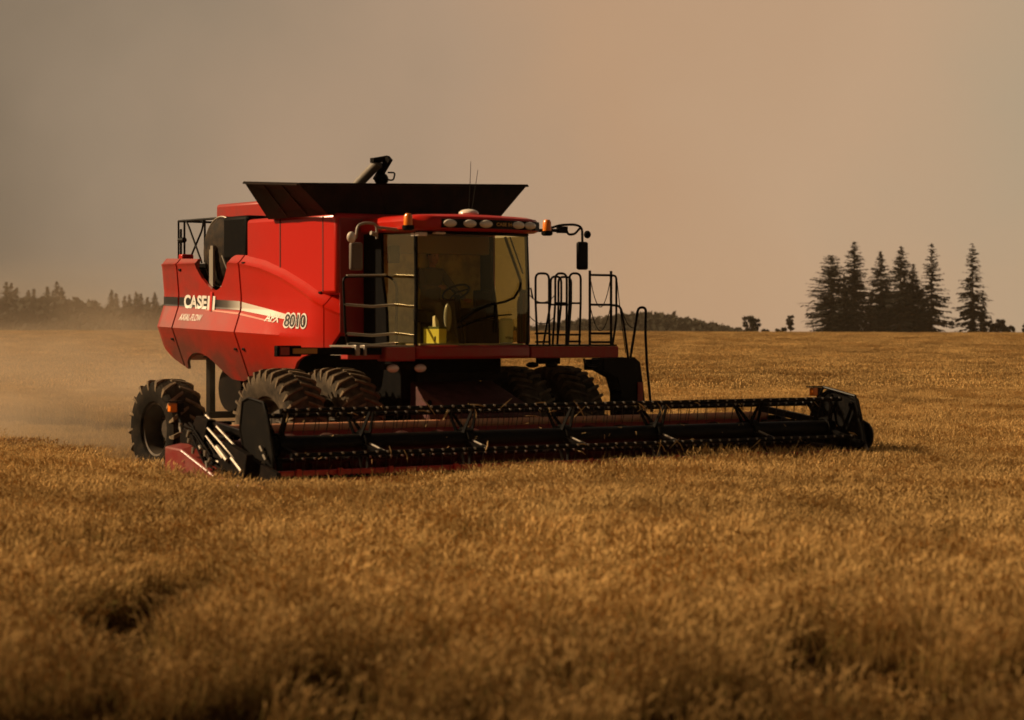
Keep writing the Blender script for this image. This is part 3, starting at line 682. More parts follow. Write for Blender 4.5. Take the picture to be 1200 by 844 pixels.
# mirrors
mb = MB(); mb.tube([(.9, -1.0, 3.755), (.9, -1.42, 3.78)], .022); mb.tube(rounded([(.9, -1.42, 3.62), (.9, -1.42, 3.83), (.9, -1.62, 3.84), (.9, -1.74, 3.80), (.9, -1.77, 3.62)], .08), .02); mb.tube([(.9, -1.42, 3.68), (.9, -1.52, 3.7)], .03); mb.build('mirror_arm', GREY, CH)
mb = MB(); mb.box(.85, .93, -1.86, -1.66, 3.17, 3.56); mb.build('mirror', mat('mirror_shell_grey', (.12, .10, .085), .55, 0, 0, noise=(DUST, .4, .8, .5)), CH, bevel=.03)
mb = MB(); mb.ell((.93, -1.86, 3.63), (.05, .07, .08), 12, 8); mb.build('mirror_light', LAMP, CH)
mb = MB(); mb.tube([(.85, 1.0, 3.80), (.85, 1.95, 3.82)], .025); mb.tube(rounded([(.85, 1.60, 3.83), (.85, 1.85, 3.9), (.85, 2.12, 3.915), (.85, 2.26, 3.88), (.85, 2.27, 3.50)], .08), .018)
mb.tube(rounded([(.85, 1.95, 3.86), (.85, 2.0, 3.76), (.85, 2.12, 3.77), (.85, 2.24, 3.88)], .04), .018); mb.flat((.85, 1.80, 3.83), (.85, 1.97, 3.83), .06, .10); mb.build('mirror_arm', BLACK, CH)
mb = MB(); mb.box(.82, .90, 2.16, 2.35, 3.24, 3.66); mb.build('mirror', BLACK, CH, bevel=.03)
mb = MB(); mb.ell((.85, 2.36, 3.77), (.05, .06, .06), 10, 6); mb.build('mirror_light', BLACKM, CH)
# wiper: curved arm sweeping over the glass
mb = MB(); wp = [(-.38, 2.45), (-.15, 2.60), (.15, 2.70), (.40, 2.74), (.60, 2.80), (.72, 2.92), (.76, 3.02)]
mb.tube([(ws(v) + .055, v, w) for v, w in wp], .018, 6); mb.tube([(ws(.32) + .05, .25, 2.30), (ws(.25) + .045, .25, 2.72)], .014, 6)
mb.tube([(ws(v) + .05, v, w) for v, w in [(-.42, 2.36), (-.1, 2.47), (.2, 2.54), (.55, 2.56)]], .012, 6); mb.build('windscreen_wiper', BLACK, CH)
# interior
mb = MB(); mb.box(-.02, .08, -.28, .28, 2.62, 3.35); mb.box(-.02, .50, -.28, .28, 2.45, 2.62); mb.box(.0, .3, -.15, .15, 2.10, 2.46); mb.box(-.01, .06, -.13, .13, 3.38, 3.56); mb.build('operator_seat', SEATF, CH, bevel=.04)
mb = MB(); mb.tube([(.95, 0, 2.12), (.82, 0, 2.84)], .045); sw = mb.build('steering_column', BLACKM, CH)
mb = MB(); c = Vector((.80, 0, 2.88)); ax = Vector((.55, 0, -.84)).normalized(); e1 = Vector((0, 1, 0)); e2 = ax.cross(e1)
mb.tube([c + (e1 * math.cos(t) + e2 * math.sin(t)) * .20 for t in [2 * PI * i / 28 for i in range(28)]], .016, 8, closed=True)
for t in (.5, 2.6, 4.7): mb.bar(c, c + (e1 * math.cos(t) + e2 * math.sin(t)) * .20, .012)
mb.build('steering_wheel', BLACKM, sw)
mb = MB(); mb.box(.2, .75, .36, .58, 2.45, 2.66); mb.box(.62, .68, .42, .72, 2.66, 2.92); mb.box(.15, .6, .62, .92, 2.1, 2.5); mb.build('control_console', BLACKM, CH, bevel=.02)
mb = MB(); mb.box(.35, .43, -.90, -.72, 3.3, 3.55); mb.build('cab_monitor', BLACKM, CH, bevel=.01)
mb = MB(); mb.box(.1, .34, -.93, .93, 3.45, 3.72); mb.build('cab_headliner', TRIM, CH, bevel=.02)
mb = MB(); mb.ell((1.0, -.28, 2.52), (.05, .06, .20), 12, 10); mb.build('water_bottle', mat('cloudy_plastic', (.35, .36, .38), .3), CH)

# things on the dash shelf
TB = empty('tissue_box', (CX, CY, 0)); TB.rotation_euler = (0, 0, CH.rotation_euler.z - R(84))
def cabpt(u, v, w): return (CX + u * su + v * cu, CY - u * cu + v * su, w)
TB.location = cabpt(1.06, -.54, 2.147)
mb = MB(); mb.box(-.07, .07, -.17, .17, 0, .215); mb.build('carton', YELLOW, TB, bevel=.006)
mb = MB(); mb.box(-.071, .071, -.171, .171, .205, .24); mb.build('carton_top', mat('green_card', (.06, .09, .03), .6), TB, bevel=.004)
mb = MB(); rr_ = random.Random(3); pts = [(rr_.uniform(-.03, .03), .04 * i / 3 - .02 + .02, .24 + .055 * i) for i in range(4)]
mb.add([(-.03, -.03, .24), (.03, -.02, .24), (.03, .05, .24), (-.03, .05, .24), (-.02, -.045, .33), (.02, -.03, .38), (.03, .03, .36), (-.02, .05, .32), (0, 0, .40)],
       [(0, 1, 5, 4), (1, 2, 6, 5), (2, 3, 7, 6), (3, 0, 4, 7), (4, 5, 8), (5, 6, 8), (6, 7, 8), (7, 4, 8)]); mb.build('tissue', PAPER, TB, smooth=0)
mb = MB(); mb.box(.071, .0735, .07, .10, .03, .10); mb.build('carton_mark', BLKDEC, TB)
tag(TB, 'yellow tissue box with a white tissue sticking up behind the cab windscreen', 'tissue box')
WT = empty('wipes_tub', cabpt(1.07, .70, 2.147)); WT.rotation_euler = CH.rotation_euler
mb = MB(); mb.lathe([(0, 0), (.092, 0), (.10, .02), (.108, .30), (.10, .33), (.07, .36), (0, .365)], 24, None, 'z'); mb.build('tub', CREAM, WT)
P, F_ = text_mesh('Wipes', .05, .15, bold=.02, shear=.2); mb = MB()
mb.add([(.1035 * math.cos((x - .075) / .104) + .001, .1045 * math.sin((x - .075) / .104), .05 + y) for x, y in P], F_); mb.build('lettering', BLKDEC, WT, smooth=0)
tag(WT, 'pale blue round wipes tub standing behind the right side of the cab windscreen', 'tub')

# ---- platform, rails
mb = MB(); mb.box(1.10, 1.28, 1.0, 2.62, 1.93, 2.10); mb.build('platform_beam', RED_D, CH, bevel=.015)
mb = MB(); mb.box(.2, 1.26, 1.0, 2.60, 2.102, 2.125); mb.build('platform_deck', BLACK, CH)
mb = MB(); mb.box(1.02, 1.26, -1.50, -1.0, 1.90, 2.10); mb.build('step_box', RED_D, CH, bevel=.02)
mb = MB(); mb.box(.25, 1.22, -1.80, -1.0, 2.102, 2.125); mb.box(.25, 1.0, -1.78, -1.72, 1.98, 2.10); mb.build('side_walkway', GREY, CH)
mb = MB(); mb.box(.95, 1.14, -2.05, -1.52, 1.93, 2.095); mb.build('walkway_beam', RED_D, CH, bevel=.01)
mb = MB(); mb.flat((1.2, -1.55, 2.04), (1.2, -2.88, 2.05), .07, .10, (0, 0, 1)); mb.flat((1.2, -2.86, 2.05), (1.2, -3.24, 2.05), .09, .15, (0, 0, 1)); fa = mb.build('flasher_arm', BLACKM, CH, bevel=.01)
mb = MB(); mb.flat((1.255, -2.62, 2.05), (1.255, -3.0, 2.05), .02, .07, (0, 0, 1)); mb.build('amber_reflector', mat('dull_amber', (.42, .20, .02), .4), fa)
mb = MB(); mb.flat((1.255, -3.06, 2.05), (1.255, -3.2, 2.05), .02, .11, (0, 0, 1)); mb.build('red_reflector', RED_D, fa)
mb = MB(); mb.box(1.15, 1.27, -2.0, -1.93, 1.98, 2.13); mb.box(1.15, 1.27, -1.86, -1.82, 1.98, 2.13); mb.build('arm_clamp', STEEL, CH, bevel=.01)
# right hand rail
mb = MB(); u = .55
mb.tube(rounded([(u, -1.66, 2.10), (u, -1.72, 2.3), (u, -1.76, 3.09), (u, -.98, 3.11), (u + .1, -.92, 3.0), (u + .1, -.93, 2.12)], .09), .020)
mb.build('hand_rail', BLACK, CH)
mb = MB()
for w, a in ((2.70, -1.75), (2.29, -1.72), (2.15, -1.69)):
    mb = MB(); mb.tube([(u, a, w), (u + .04, -1.3, w - .03), (u + .1, -.94, w)], .020); mb.build('hand_rail_bar', GREY, CH)
mb = MB(); mb.bar((u, -1.70, 3.10), (u, -1.05, 3.115), .022); mb.build('hand_rail_bar', GREY, CH)
# left rails
mb = MB()
def hoop(u, va0, *a, **k):
    b = MB(); hoop_(b, u, va0, *a, **k); b.build('platform_railing', BLACK, CH)
def hoop_(mb, u, va0, va1, vb0, vb1, top, bars, r=.017):      # va0/vb0 feet, va1/vb1 shoulders
    mb.tube(rounded([(u, va0, 2.11), (u, va1, 2.75), (u, va1, top), (u, vb1, top), (u, vb1, 2.75), (u, vb0, 2.11)], .09), r)
    for b in bars: mb.bar((u, va1, b), (u, vb1, b), r * .85)
hoop(1.22, 1.155, 1.12, 1.375, 1.365, 3.165, (2.735, 2.29, 2.165))
hoop(1.22, 1.43, 1.48, 1.68, 1.69, 3.17, (2.735, 2.27))
hoop(.60, 1.72, 1.86, 1.98, 2.06, 3.14, (2.72, 2.27))
hoop(1.20, 1.72, 1.755, 1.94, 1.965, 3.175, (2.735, 2.27, 2.17))
hoop(.45, 2.1, 2.12, 2.30, 2.36, 3.14, (2.72,))
mb = MB(); mb.bar((1.22, 2.12, 2.11), (1.22, 2.12, 3.22), .02); mb.bar((1.22, 2.52, 2.11), (1.22, 2.52, 3.22), .02)
for w in (3.155, 2.715, 2.29, 2.16): mb.bar((1.22, 2.12, w), (1.22, 2.52, w), .017)
mb.tube(rounded([(1.22, 2.50, 3.155), (1.22, 2.62, 3.15), (1.22, 2.62, 2.5), (1.22, 2.55, 2.12)], .06), .017)
mb.tube(rounded([(1.22, 2.54, 2.71), (1.22, 2.70, 2.70), (1.22, 2.76, 2.45), (1.22, 2.85, 1.90)], .08), .018)
mb.build('platform_gate', BLACK, CH)
def chain(mb, a, b, sag, n=14, r=.007):
    a = Vector(a); b = Vector(b); mb.tube([a.lerp(b, t / n) - Vector((0, 0, sag * 4 * (t / n) * (1 - t / n))) for t in range(n + 1)], r, 5)
for a, b, g in (((1.22, 2.13, 3.1), (1.22, 2.51, 3.1), .42), ((1.22, 2.13, 2.68), (1.22, 2.51, 2.68), .35), ((1.22, 1.0, 2.86), (1.22, 1.48, 2.86), .12), ((1.22, 1.0, 2.55), (1.22, 1.48, 2.55), .12), ((1.22, 2.63, 3.1), (1.22, 2.80, 2.0), .05), ((1.22, 2.72, 2.66), (1.22, 3.0, 2.4), .12)):
    mb = MB(); chain(mb, a, b, g); mb.build('safety_chain', BLACK, CH)
# ladder
mb = MB()
mb.tube(rounded([(1.22, 2.89, 1.92), (1.22, 3.01, 2.52), (1.22, 3.04, 2.68), (1.22, 3.19, 2.68), (1.22, 3.18, 2.3), (1.22, 3.21, 1.8), (1.22, 3.30, 1.1)], .07), .020); mb.build('ladder_handrail', BLACK, CH)
LP = [(2.55, 1.92), (3.15, 1.93), (3.26, 1.85), (3.32, 1.5), (3.40, .95), (3.40, .70), (2.92, .70), (2.90, 1.4), (2.82, 1.62), (2.55, 1.74)]
mb = MB(); mb.prism(LP, 'x', .97, 1.0); mb.prism(LP, 'x', .70, .73)
for w in (.78, 1.08, 1.38, 1.68): mb.box(.728, .972, 2.92, 3.3, w, w + .05)
mb.box(.76, .94, 2.36, 2.56, 1.74, 1.9); mb.tube(rounded([(1.1, 2.10, 1.92), (1.1, 2.13, 1.82), (1.1, 2.35, 1.80), (1.1, 2.42, 1.86)], .05), .02, 6)
lad = mb.build('ladder', BLACK, CH, bevel=.008)
mb = MB(); mb.box(1.002, 1.02, 3.2, 3.30, 1.25, 1.55); mb.build('ladder_reflector', RED_D, lad)
mb = MB(); mb.box(1.002, 1.022, 3.25, 3.35, 1.02, 1.18); mb.build('ladder_plate', GREY, lad)
# fire extinguisher on the cab's left corner
mb = MB(); mb.lathe([(0, 0), (.085, 0), (.095, .02), (.095, .60), (.075, .68), (.035, .72), (.03, .78), (0, .78)], 20, Matrix.Translation((.95, 1.10, 2.14)), 'z'); fx = mb.build('fire_extinguisher', FIREX, CH)
mb = MB(); mb.box(.90, 1.0, 1.06, 1.16, 2.88, 2.93); mb.tube([(.95, 1.1, 2.9), (1.05, 1.16, 2.95), (1.07, 1.18, 2.8)], .014, 6); mb.build('extinguisher_valve', BLACK, fx)
# head lamps under cab
for v in (-1.32, -.86):
    mb = MB(); mb.ell((1.16, v, 1.80), (.06, .10, .06), 14, 8); mb.build('headlight', LAMP, CH)
each('lamp_bracket', DARK, CH, lambda b: b.box(1.0, 1.12, -1.45, -.7, 1.78, 1.86), lambda b: b.box(.98, 1.05, 1.3, 1.7, 1.84, 1.93))
for v in (1.15, 1.5):
    mb = MB(); mb.ell((1.10, v, 1.83), (.06, .11, .045), 12, 8); mb.build('headlight', BLACK, CH)

# ---- feeder house
mb = MB(); mb.hull8([(.3, -.72, .95), (.3, .72, .95), (.3, .72, 1.75), (.3, -.72, 1.75)], [(1.92, -.72, .45), (1.92, .72, .45), (1.92, .72, 1.15), (1.92, -.72, 1.15)])
fh = mb.build('feeder_house', mat('grimy_dark_red', (.085, .010, .008), .6, 0, 0, noise=((.03, .02, .015), .4, .75, .7), noise_scale=5), CH, bevel=.03)
mb = MB(); mb.box(.9, 1.0, -.78, .78, 1.60, 1.72); mb.bar((1.2, -.74, 1.3), (1.2, .74, 1.3), .05); mb.tube([(1.05, .15, 1.78), (1.3, .4, 1.72)], .02); mb.build('feeder_brace', DARK, fh)
for s in (-1, 1):
    mb = MB(); mb.tube([(.2, s * .85, .8), (.9, s * .85, .72)], .07, 12); mb.tube([(.9, s * .85, .72), (1.6, s * .85, .62)], .035, 8); mb.build('lift_cylinder', DARK, fh)

# ---- grain header
mb = MB(); mb.box(1.99, 2.04, -4.9, 4.9, .42, 1.0)
mb.hull8([(1.95, -4.9, .38), (1.95, 4.9, .38), (1.95, 4.9, .42), (1.95, -4.9, .42)], [(3.95, -4.9, .36), (3.95, 4.9, .36), (3.95, 4.9, .40), (3.95, -4.9, .40)])
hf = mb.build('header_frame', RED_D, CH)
mb = MB(); mb.bar((1.98, -4.92, 1.045), (1.98, 4.92, 1.045), .058, 16); mb.build('header_beam', mat('dusty_beam_painted_sunlit', (.62, .20, .09), .5, 0, 0, noise=((.55, .34, .18), .35, .65, .8), noise_scale=4), hf)  # dusty red made paler, with the sunlit highlight put into the colour
mb = MB(); mb.box(3.88, 3.96, -4.88, 4.88, .40, .60); cb = mb.build('cutter_bar', mat('bright_red_paint', (.55, .01, .012), .4, 0, .2), CH, bevel=.01)
mb = MB()
for i in range(128):
    v = -4.84 + i * .0762; mb.add([(3.96, v - .02, .50), (3.96, v + .02, .50), (3.96, v + .02, .54), (3.96, v - .02, .54), (4.12, v, .505)], [(0, 1, 2, 3), (0, 4, 1), (1, 4, 2), (2, 4, 3), (3, 4, 0)])
tag(mb.build('knife_guards', DARK, cb), kind='stuff')
SKM = mat('bright_red_bracket', (.60, .012, .012), .4, 0, .2)
for v in (-4.55, -3.95, -3.2, -2.2, -1.4, 0, 1.5, 3):
    mb = MB(); mb.box(3.97, 4.0, v - .03, v + .03, .30, .62); mb.build('skid_shoe', SKM, cb)
# auger with flighting
mb = MB(); mb.bar((2.45, -4.85, .70), (2.45, 4.85, .70), .22, 24)
for s in (-1, 1):
    vs = []; n = 240
    for i in range(n + 1):
        t = i / n; v = s * (4.8 - 4.1 * t); a = s * 2 * PI * 7 * t
        for r in (.215, .29): vs.append((2.45 + r * math.cos(a), v, .70 + r * math.sin(a)))
    mb.add(vs, [(2 * i, 2 * i + 1, 2 * i + 3, 2 * i + 2) for i in range(n)])
mb.build('auger', mat('worn_auger_red', (.045, .007, .006), .6, .0, 0, spec=.2, noise=(DUST, .5, .85, .3), noise_scale=6), CH)
# end sheets
for s in (-1, 1):
    v0, v1 = s * 4.93, s * 4.99
    mb = MB(); mb.prism([(1.75, .34), (4.0, .32), (4.25, .40), (4.2, .60), (3.2, .82), (2.2, 1.05), (1.75, 1.05)], 'y', v0, v1); es = mb.build('end_sheet', DARK, CH)
    mb = MB()      # crop divider hood, a sloping tapered red cover
    a = [(1.80, s * 5.0, .40), (1.80, s * 5.24, .40), (1.80, s * 5.24, .84), (1.80, s * 5.0, .88)]
    b = [(2.25, s * 5.0, .38), (2.25, s * 5.26, .38), (2.25, s * 5.25, .82), (2.25, s * 5.0, .88)]
    c_ = [(3.1, s * 5.0, .32), (3.1, s * 5.2, .32), (3.1, s * 5.18, .48), (3.1, s * 5.0, .54)]
    d_ = [(4.5, s * 5.0, .28), (4.5, s * 5.08, .28), (4.5, s * 5.07, .34), (4.5, s * 5.0, .36)]
    mb.hull8(a, b); mb.hull8(b, c_); mb.hull8(c_, d_); mb.build('divider_hood', mat('deep_hood_red', (.17, .007, .005), .45, 0, .1, noise=(DUST, .42, .8, .35), noise_scale=5), CH, bevel=.02)
# left drive rods and hoses
mb = MB()
for (a, b, r) in (((2.50, -5.12, 1.22), (3.62, -5.1, .62), .016), ((2.55, -5.05, 1.26), (3.55, -5.02, .74), .016), ((2.46, -5.12, 1.14), (3.1, -5.12, .74), .014), ((3.0, -5.14, .88), (3.25, -5.14, .72), .030), ((3.3, -5.1, .75), (3.55, -5.1, .60), .03), ((2.9, -5.1, .70), (3.4, -5.1, .58), .018)):
    mb = MB(); mb.bar(a, b, r, 8); mb.build('drive_rod', STEEL, CH)
mb = MB(); mb.hull8([(2.2, -5.02, .9), (2.6, -5.02, .8), (2.75, -5.02, 1.2), (2.45, -5.02, 1.25)], [(2.2, -5.14, .9), (2.6, -5.14, .8), (2.75, -5.14, 1.2), (2.45, -5.14, 1.25)])
mb.hull8([(2.9, -5.02, .5), (3.6, -5.02, .4), (3.7, -5.02, .8), (3.1, -5.02, .95)], [(2.9, -5.12, .5), (3.6, -5.12, .4), (3.7, -5.12, .8), (3.1, -5.12, .95)])
rr_ = random.Random(9)
for k in range(16):
    a = Vector((2.05 + rr_.uniform(0, .3), -5.06 - rr_.uniform(0, .12), 1.1 + rr_.uniform(-.1, .1))); b = Vector((2.7 + rr_.uniform(0, .5), -5.06 - rr_.uniform(0, .1), .62 + rr_.uniform(-.05, .15)))
    mb.tube([a, a.lerp(b, .3) + Vector((0, -.03, .08)), a.lerp(b, .7) + Vector((0, -.02, -.07)), b], .016, 6)
mb.build('header_drive', DARK, CH, bevel=.005)
mb = MB()
for k in range(9):
    q = random.Random(k); mb = MB(); p_ = Vector((2.10 + .11 * k + q.uniform(-.08, .08), -5.2, 1.12 - .055 * k + q.uniform(-.06, .06))); mb.tube([p_, p_ + Vector((q.uniform(-.05, .06), -.01, q.uniform(-.09, -.03)))], [.026, .018], 7); mb.build('hose_coupling', STEEL, CH)
for p_ in ((3.66, -4.9, .90), (3.74, -4.9, .80), (3.70, -4.9, .70)):
    mb = MB(); mb.tube([p_, (p_[0] + .05, p_[1], p_[2] - .06)], [.028, .02], 7); mb.build('hose_coupling', STEEL, CH)
for s, u, w in ((-1, 1.60, 1.33), (1, 3.02, 1.42)):
    mb = MB(); mb.box(u - .045, u + .045, s * 4.98 - .09, s * 4.98 + .01, w - .06, w + .06); wl = mb.build('warning_light', AMBER, CH, bevel=.015)
    mb = MB(); mb.box(u - .05, u + .05, s * 4.98 - .14, s * 4.98 + .10, w + .065, w + .085); mb.box(u - .05, u + .05, s * 4.98 + .015, s * 4.98 + .10, w - .06, w + .06); mb.bar((u, s * 4.98 + .05, w - .06), (u + .2, s * 4.95, .98), .025); mb.build('light_bracket', BLACK, wl)

# ---- reel
RU, RW, RR = 3.60, .90, .495
mb = MB(); mb.bar((RU, -4.72, RW), (RU, 4.72, RW), .12, 24); reel = mb.build('reel', BLACK, CH)
spv = (-4.62, -3.376, -1.792, -.181, 1.421, 3.183, 4.62)
angs = [R(a) for a in (62, 134, 206, 278, -12)]
TM = mat('tine_plastic', (.010, .009, .008), .5); CLIP = mat('tine_clip', (.26, .23, .20), .45, .3)
for a in angs:
    bu, bw = RU + RR * math.cos(a), RW + RR * math.sin(a)
    mb = MB(); mb.bar((bu, -4.72, bw), (bu, 4.72, bw), .032, 10)
    mb.mi = 1
    n = 56
    for i in range(n + 1):
        v = -4.66 + 9.32 * i / n + random.uniform(-.012, .012)
        mb.mi = 2; mb.box(bu + .012, bu + .034, v - .014, v + .014, bw + .002, bw + .028)
        mb.mi = 1; k = random.uniform(-.02, .02)
        mb.tube([(bu - .005, v, bw), (bu - .02, v + k, bw - .12), (bu - .05, v + 1.5 * k, bw - .25)], [.008, .006, .0045], 4)
    mb.build('reel_bat', [BLACK, TM, CLIP], reel)
for v in spv:
    mb = MB()
    for a in angs:
        for q in (-.02, .02): mb.flat((RU + .10 * math.cos(a), v + q * (1 if abs(v) > 4.5 else 3.5), RW + .10 * math.sin(a)), (RU + RR * math.cos(a), v + q, RW + RR * math.sin(a)), .055, .02, (0, 1, 0), .035)
    mb.lathe([(.14, -.05), (.165, -.05), (.165, .05), (.14, .05)], 20, Matrix.Translation((RU, v, RW))); mb.build('reel_spider', BLACK, reel)
for v in spv[1:-1]:
    mb = MB(); mb.bar((RU + .17, v, RW + .0), (RU + .48, v + .08, RW - .11), .013, 6); mb.build('reel_crank', GREY, reel)
# straw caught on the reel
mb = MB(); rr_ = random.Random(4)
for k in range(46):
    a = rr_.choice(angs[:2] + [angs[4]]); v = rr_.choice([rr_.uniform(-4.6, 4.6), rr_.choice(spv) + rr_.uniform(-.1, .1)])
    p_ = Vector((RU + RR * math.cos(a) + .03, v, RW + RR * math.sin(a) + rr_.uniform(-.1, .05))); d = Vector((rr_.uniform(0, .05), rr_.uniform(-.12, .12), rr_.uniform(-.12, .09)))
    mb.tube([p_ - d, p_ + Vector((.02, 0, .01)), p_ + d], [.003, .007, .003], 4)
tag(mb.build('caught_straw', STRAWM, reel), kind='stuff')
# reel end shields
polyL = [(3.15, 1.44), (3.30, 1.49), (3.66, 1.44), (3.76, 1.25), (3.90, .80), (3.88, .60), (3.5, .55), (3.2, .75), (3.08, 1.1)]
mb = MB(); mb.prism(polyL, 'y', -4.86, -4.83); mb.tube([(u, -4.86, w) for u, w in polyL], .018, 6, closed=True); sl = mb.build('reel_shield', mat('dusty_dark_plate', (.007, .006, .005), .6, .0, 0, spec=.05, noise=(DUST, .5, .9, .08), noise_scale=5), CH)
polyR = [(3.05, 1.0), (3.20, 1.30), (3.42, 1.44), (3.60, 1.46), (4.05, 1.33), (4.15, 1.0), (4.22, .70), (3.9, .60), (3.1, .66)]
mb = MB(); mb.prism(polyR, 'y', 4.84, 4.87); mb.tube([(u, 4.83, w) for u, w in polyR], .022, 6, closed=True)
mb.bar((3.38, 4.80, 1.50), (4.05, 4.80, 1.38), .022); mb.bar((3.38, 4.80, 1.5), (3.30, 4.8, 1.38), .02); mb.bar((4.05, 4.8, 1.38), (4.12, 4.8, 1.1), .02)
for a, b in (((3.2, 1.28), (3.65, .75)), ((3.65, .75), (3.95, 1.30)), ((3.65, .75), (4.15, .72)), ((3.5, 1.40), (3.65, .75))): mb.flat((a[0], 4.82, a[1]), (b[0], 4.82, b[1]), .05, .02, (0, 1, 0))
mb.build('reel_shield', BLACK, CH)
mb = MB(); mb.lathe([(0, -.03), (.17, -.03), (.22, -.02), (.23, 0), (.22, .03), (0, .03)], 28, Matrix.Translation((4.02, 4.96, .80))); mb.build('divider_wheel', BLACK, CH)
mb = MB(); mb.tube([(3.9, 4.9, .9), (4.1, 4.9, .75), (4.2, 4.9, .6)], .025, 6); mb.ell((4.1, 4.92, .82), (.03, .04, .05), 8, 6); mb.build('divider_bracket', GREY, CH)
for s in (-1, 1):
    mb = MB(); mb.flat((1.98, s * 4.78, 1.16), (RU, s * 4.78, RW + .06), .07, .10, (0, 0, 1)); mb.build('reel_arm', BLACK, CH, bevel=.01)
    mb = MB(); mb.bar((2.1, s * 4.74, .95), (2.8, s * 4.74, .98), .04, 10); mb.bar((2.8, s * 4.74, .98), (3.2, s * 4.74, 1.0), .02, 8); mb.build('reel_lift_cylinder', DARK, CH)

# ------------------------------------------------------------------ operator
def person():
    root = empty('person', cabpt(.0, .0, 0)); root.rotation_euler = CH.rotation_euler
    J = {'pel': (.16, 0, 2.72, .15), 'waist': (.13, 0, 2.88, .135), 'chest': (.15, 0, 3.08, .155), 'neck0': (.17, 0, 3.22, .075), 'neck': (.19, 0, 3.30, .055),
         'shl': (.16, -.19, 3.18, .075), 'ell': (.36, -.27, 2.96, .052), 'wrl': (.62, -.17, 2.97, .036),
         'shr': (.16, .19, 3.18, .075), 'elr': (.34, .28, 2.94, .052), 'wrr': (.60, .30, 2.78, .036),
         'hl': (.20, -.10, 2.70, .10), 'knl': (.58, -.15, 2.70, .075), 'anl': (.62, -.14, 2.28, .05), 'tol': (.80, -.15, 2.17, .04),
         'hr': (.20, .10, 2.70, .10), 'knr': (.58, .15, 2.70, .075), 'anr': (.62, .14, 2.28, .05), 'tor': (.80, .15, 2.17, .04)}
    E = [('pel', 'waist'), ('waist', 'chest'), ('chest', 'neck0'), ('neck0', 'neck'), ('chest', 'shl'), ('shl', 'ell'), ('ell', 'wrl'), ('chest', 'shr'), ('shr', 'elr'), ('elr', 'wrr'),
         ('pel', 'hl'), ('hl', 'knl'), ('knl', 'anl'), ('anl', 'tol'), ('pel', 'hr'), ('hr', 'knr'), ('knr', 'anr'), ('anr', 'tor')]
    K = list(J); me = bpy.data.meshes.new('body'); me.from_pydata([J[k][:3] for k in K], [(K.index(a), K.index(b)) for a, b in E], [])
    o = bpy.data.objects.new('body', me); COL.objects.link(o); o.parent = root
    s = o.modifiers.new('skin', 'SKIN'); sv = me.skin_vertices[0].data
    for i, k in enumerate(K): sv[i].radius = (J[k][3], J[k][3]); sv[i].use_root = (k == 'pel')
    o.modifiers.new('sub', 'SUBSURF').render_levels = 2
    me.materials.append(SHIRT)
    # head with face
    mb = MB(); c = (.225, 0, 3.415); mb.ell(c, (.098, .076, .118), 24, 18); mb.ell((.245, 0, 3.35), (.065, .055, .06), 16, 10); mb.tube([(.19, 0, 3.26), (.20, 0, 3.36)], .052, 14)
    mb.add([(.315, -.014, 3.395), (.315, .014, 3.395), (.345, 0, 3.388), (.318, 0, 3.435)], [(0, 1, 2), (1, 3, 2), (3, 0, 2), (0, 3, 1)])
    for s_ in (-1, 1): mb.ell((.215, s_ * .078, 3.41), (.022, .010, .032), 8, 6)
    hd = mb.build('head', SKIN, root, smooth=60)
    mb = MB()
    for s_ in (-1, 1): mb.ell((.308, s_ * .030, 3.425), (.010, .013, .008), 8, 6)
    mb.build('eyes', BLKDEC, hd)
    mb = MB(); mb.ell((.305, 0, 3.352), (.012, .022, .006), 8, 6); mb.build('mouth', mat('lips', (.25, .09, .07), .5), hd)
    mb = MB(); mb.ell((.205, 0, 3.455), (.103, .084, .095), 20, 12); mb.build('hair', HAIR, hd)
    # hands closed round wheel rim / armrest
    for s_, w in ((-1, (.62, -.17, 2.97)), (1, (.60, .30, 2.78))):
        mb = MB(); w = Vector(w); mb.ell(w + Vector((.055, 0, 0)), (.055, .042, .022), 12, 8)
        for k in range(4):
            y = -.032 + .021 * k; l = (.034, .040, .038, .030)[k]
            mb.tube([w + Vector((.09, y, .005)), w + Vector((.09 + l * .9, y, .004)), w + Vector((.095 + l * 1.1, y, -.024)), w + Vector((.075 + l * .7, y, -.042))], [.0095, .009, .0085, .007], 7)
        mb.tube([w + Vector((.035, -s_ * .038, 0)), w + Vector((.07, -s_ * .058, -.012)), w + Vector((.10, -s_ * .05, -.028))], [.012, .0105, .008], 7)
        mb.build('hand', SKIN, root, smooth=60)
    tag(root, 'person in a dark shirt seated at the steering wheel inside the combine cab', 'person')
person()

# ------------------------------------------------------------------ trees
def leaf_mat(name, c0, c1):
    m = bpy.data.materials.new(name); m.use_nodes = True; N = m.node_tree.nodes; L = m.node_tree.links; b = N['Principled BSDF']
    b.inputs['Roughness'].default_value = .8; b.inputs['Specular IOR Level'].default_value = .15
    tc = N.new('ShaderNodeTexCoord'); n = N.new('ShaderNodeTexNoise'); n.inputs['Scale'].default_value = .9; n.inputs['Detail'].default_value = 5
    r = N.new('ShaderNodeValToRGB'); r.color_ramp.elements[0].position = .35; r.color_ramp.elements[1].position = .68
    r.color_ramp.elements[0].color = (*c0, 1); r.color_ramp.elements[1].color = (*c1, 1)
    L.new(tc.outputs['Object'], n.inputs['Vector']); L.new(n.outputs['Fac'], r.inputs['Fac']); L.new(r.outputs['Color'], b.inputs['Base Color'])
    return m
NEEDLE = leaf_mat('spruce_needles', (.003, .003, .0015), (.008, .007, .0035))
LEAFM = leaf_mat('broad_leaves', (.008, .007, .003), (.024, .021, .009))
BARK = mat('bark', (.035, .024, .016), .9, noise=((.09, .065, .045), .4, .7, .8), noise_scale=5)

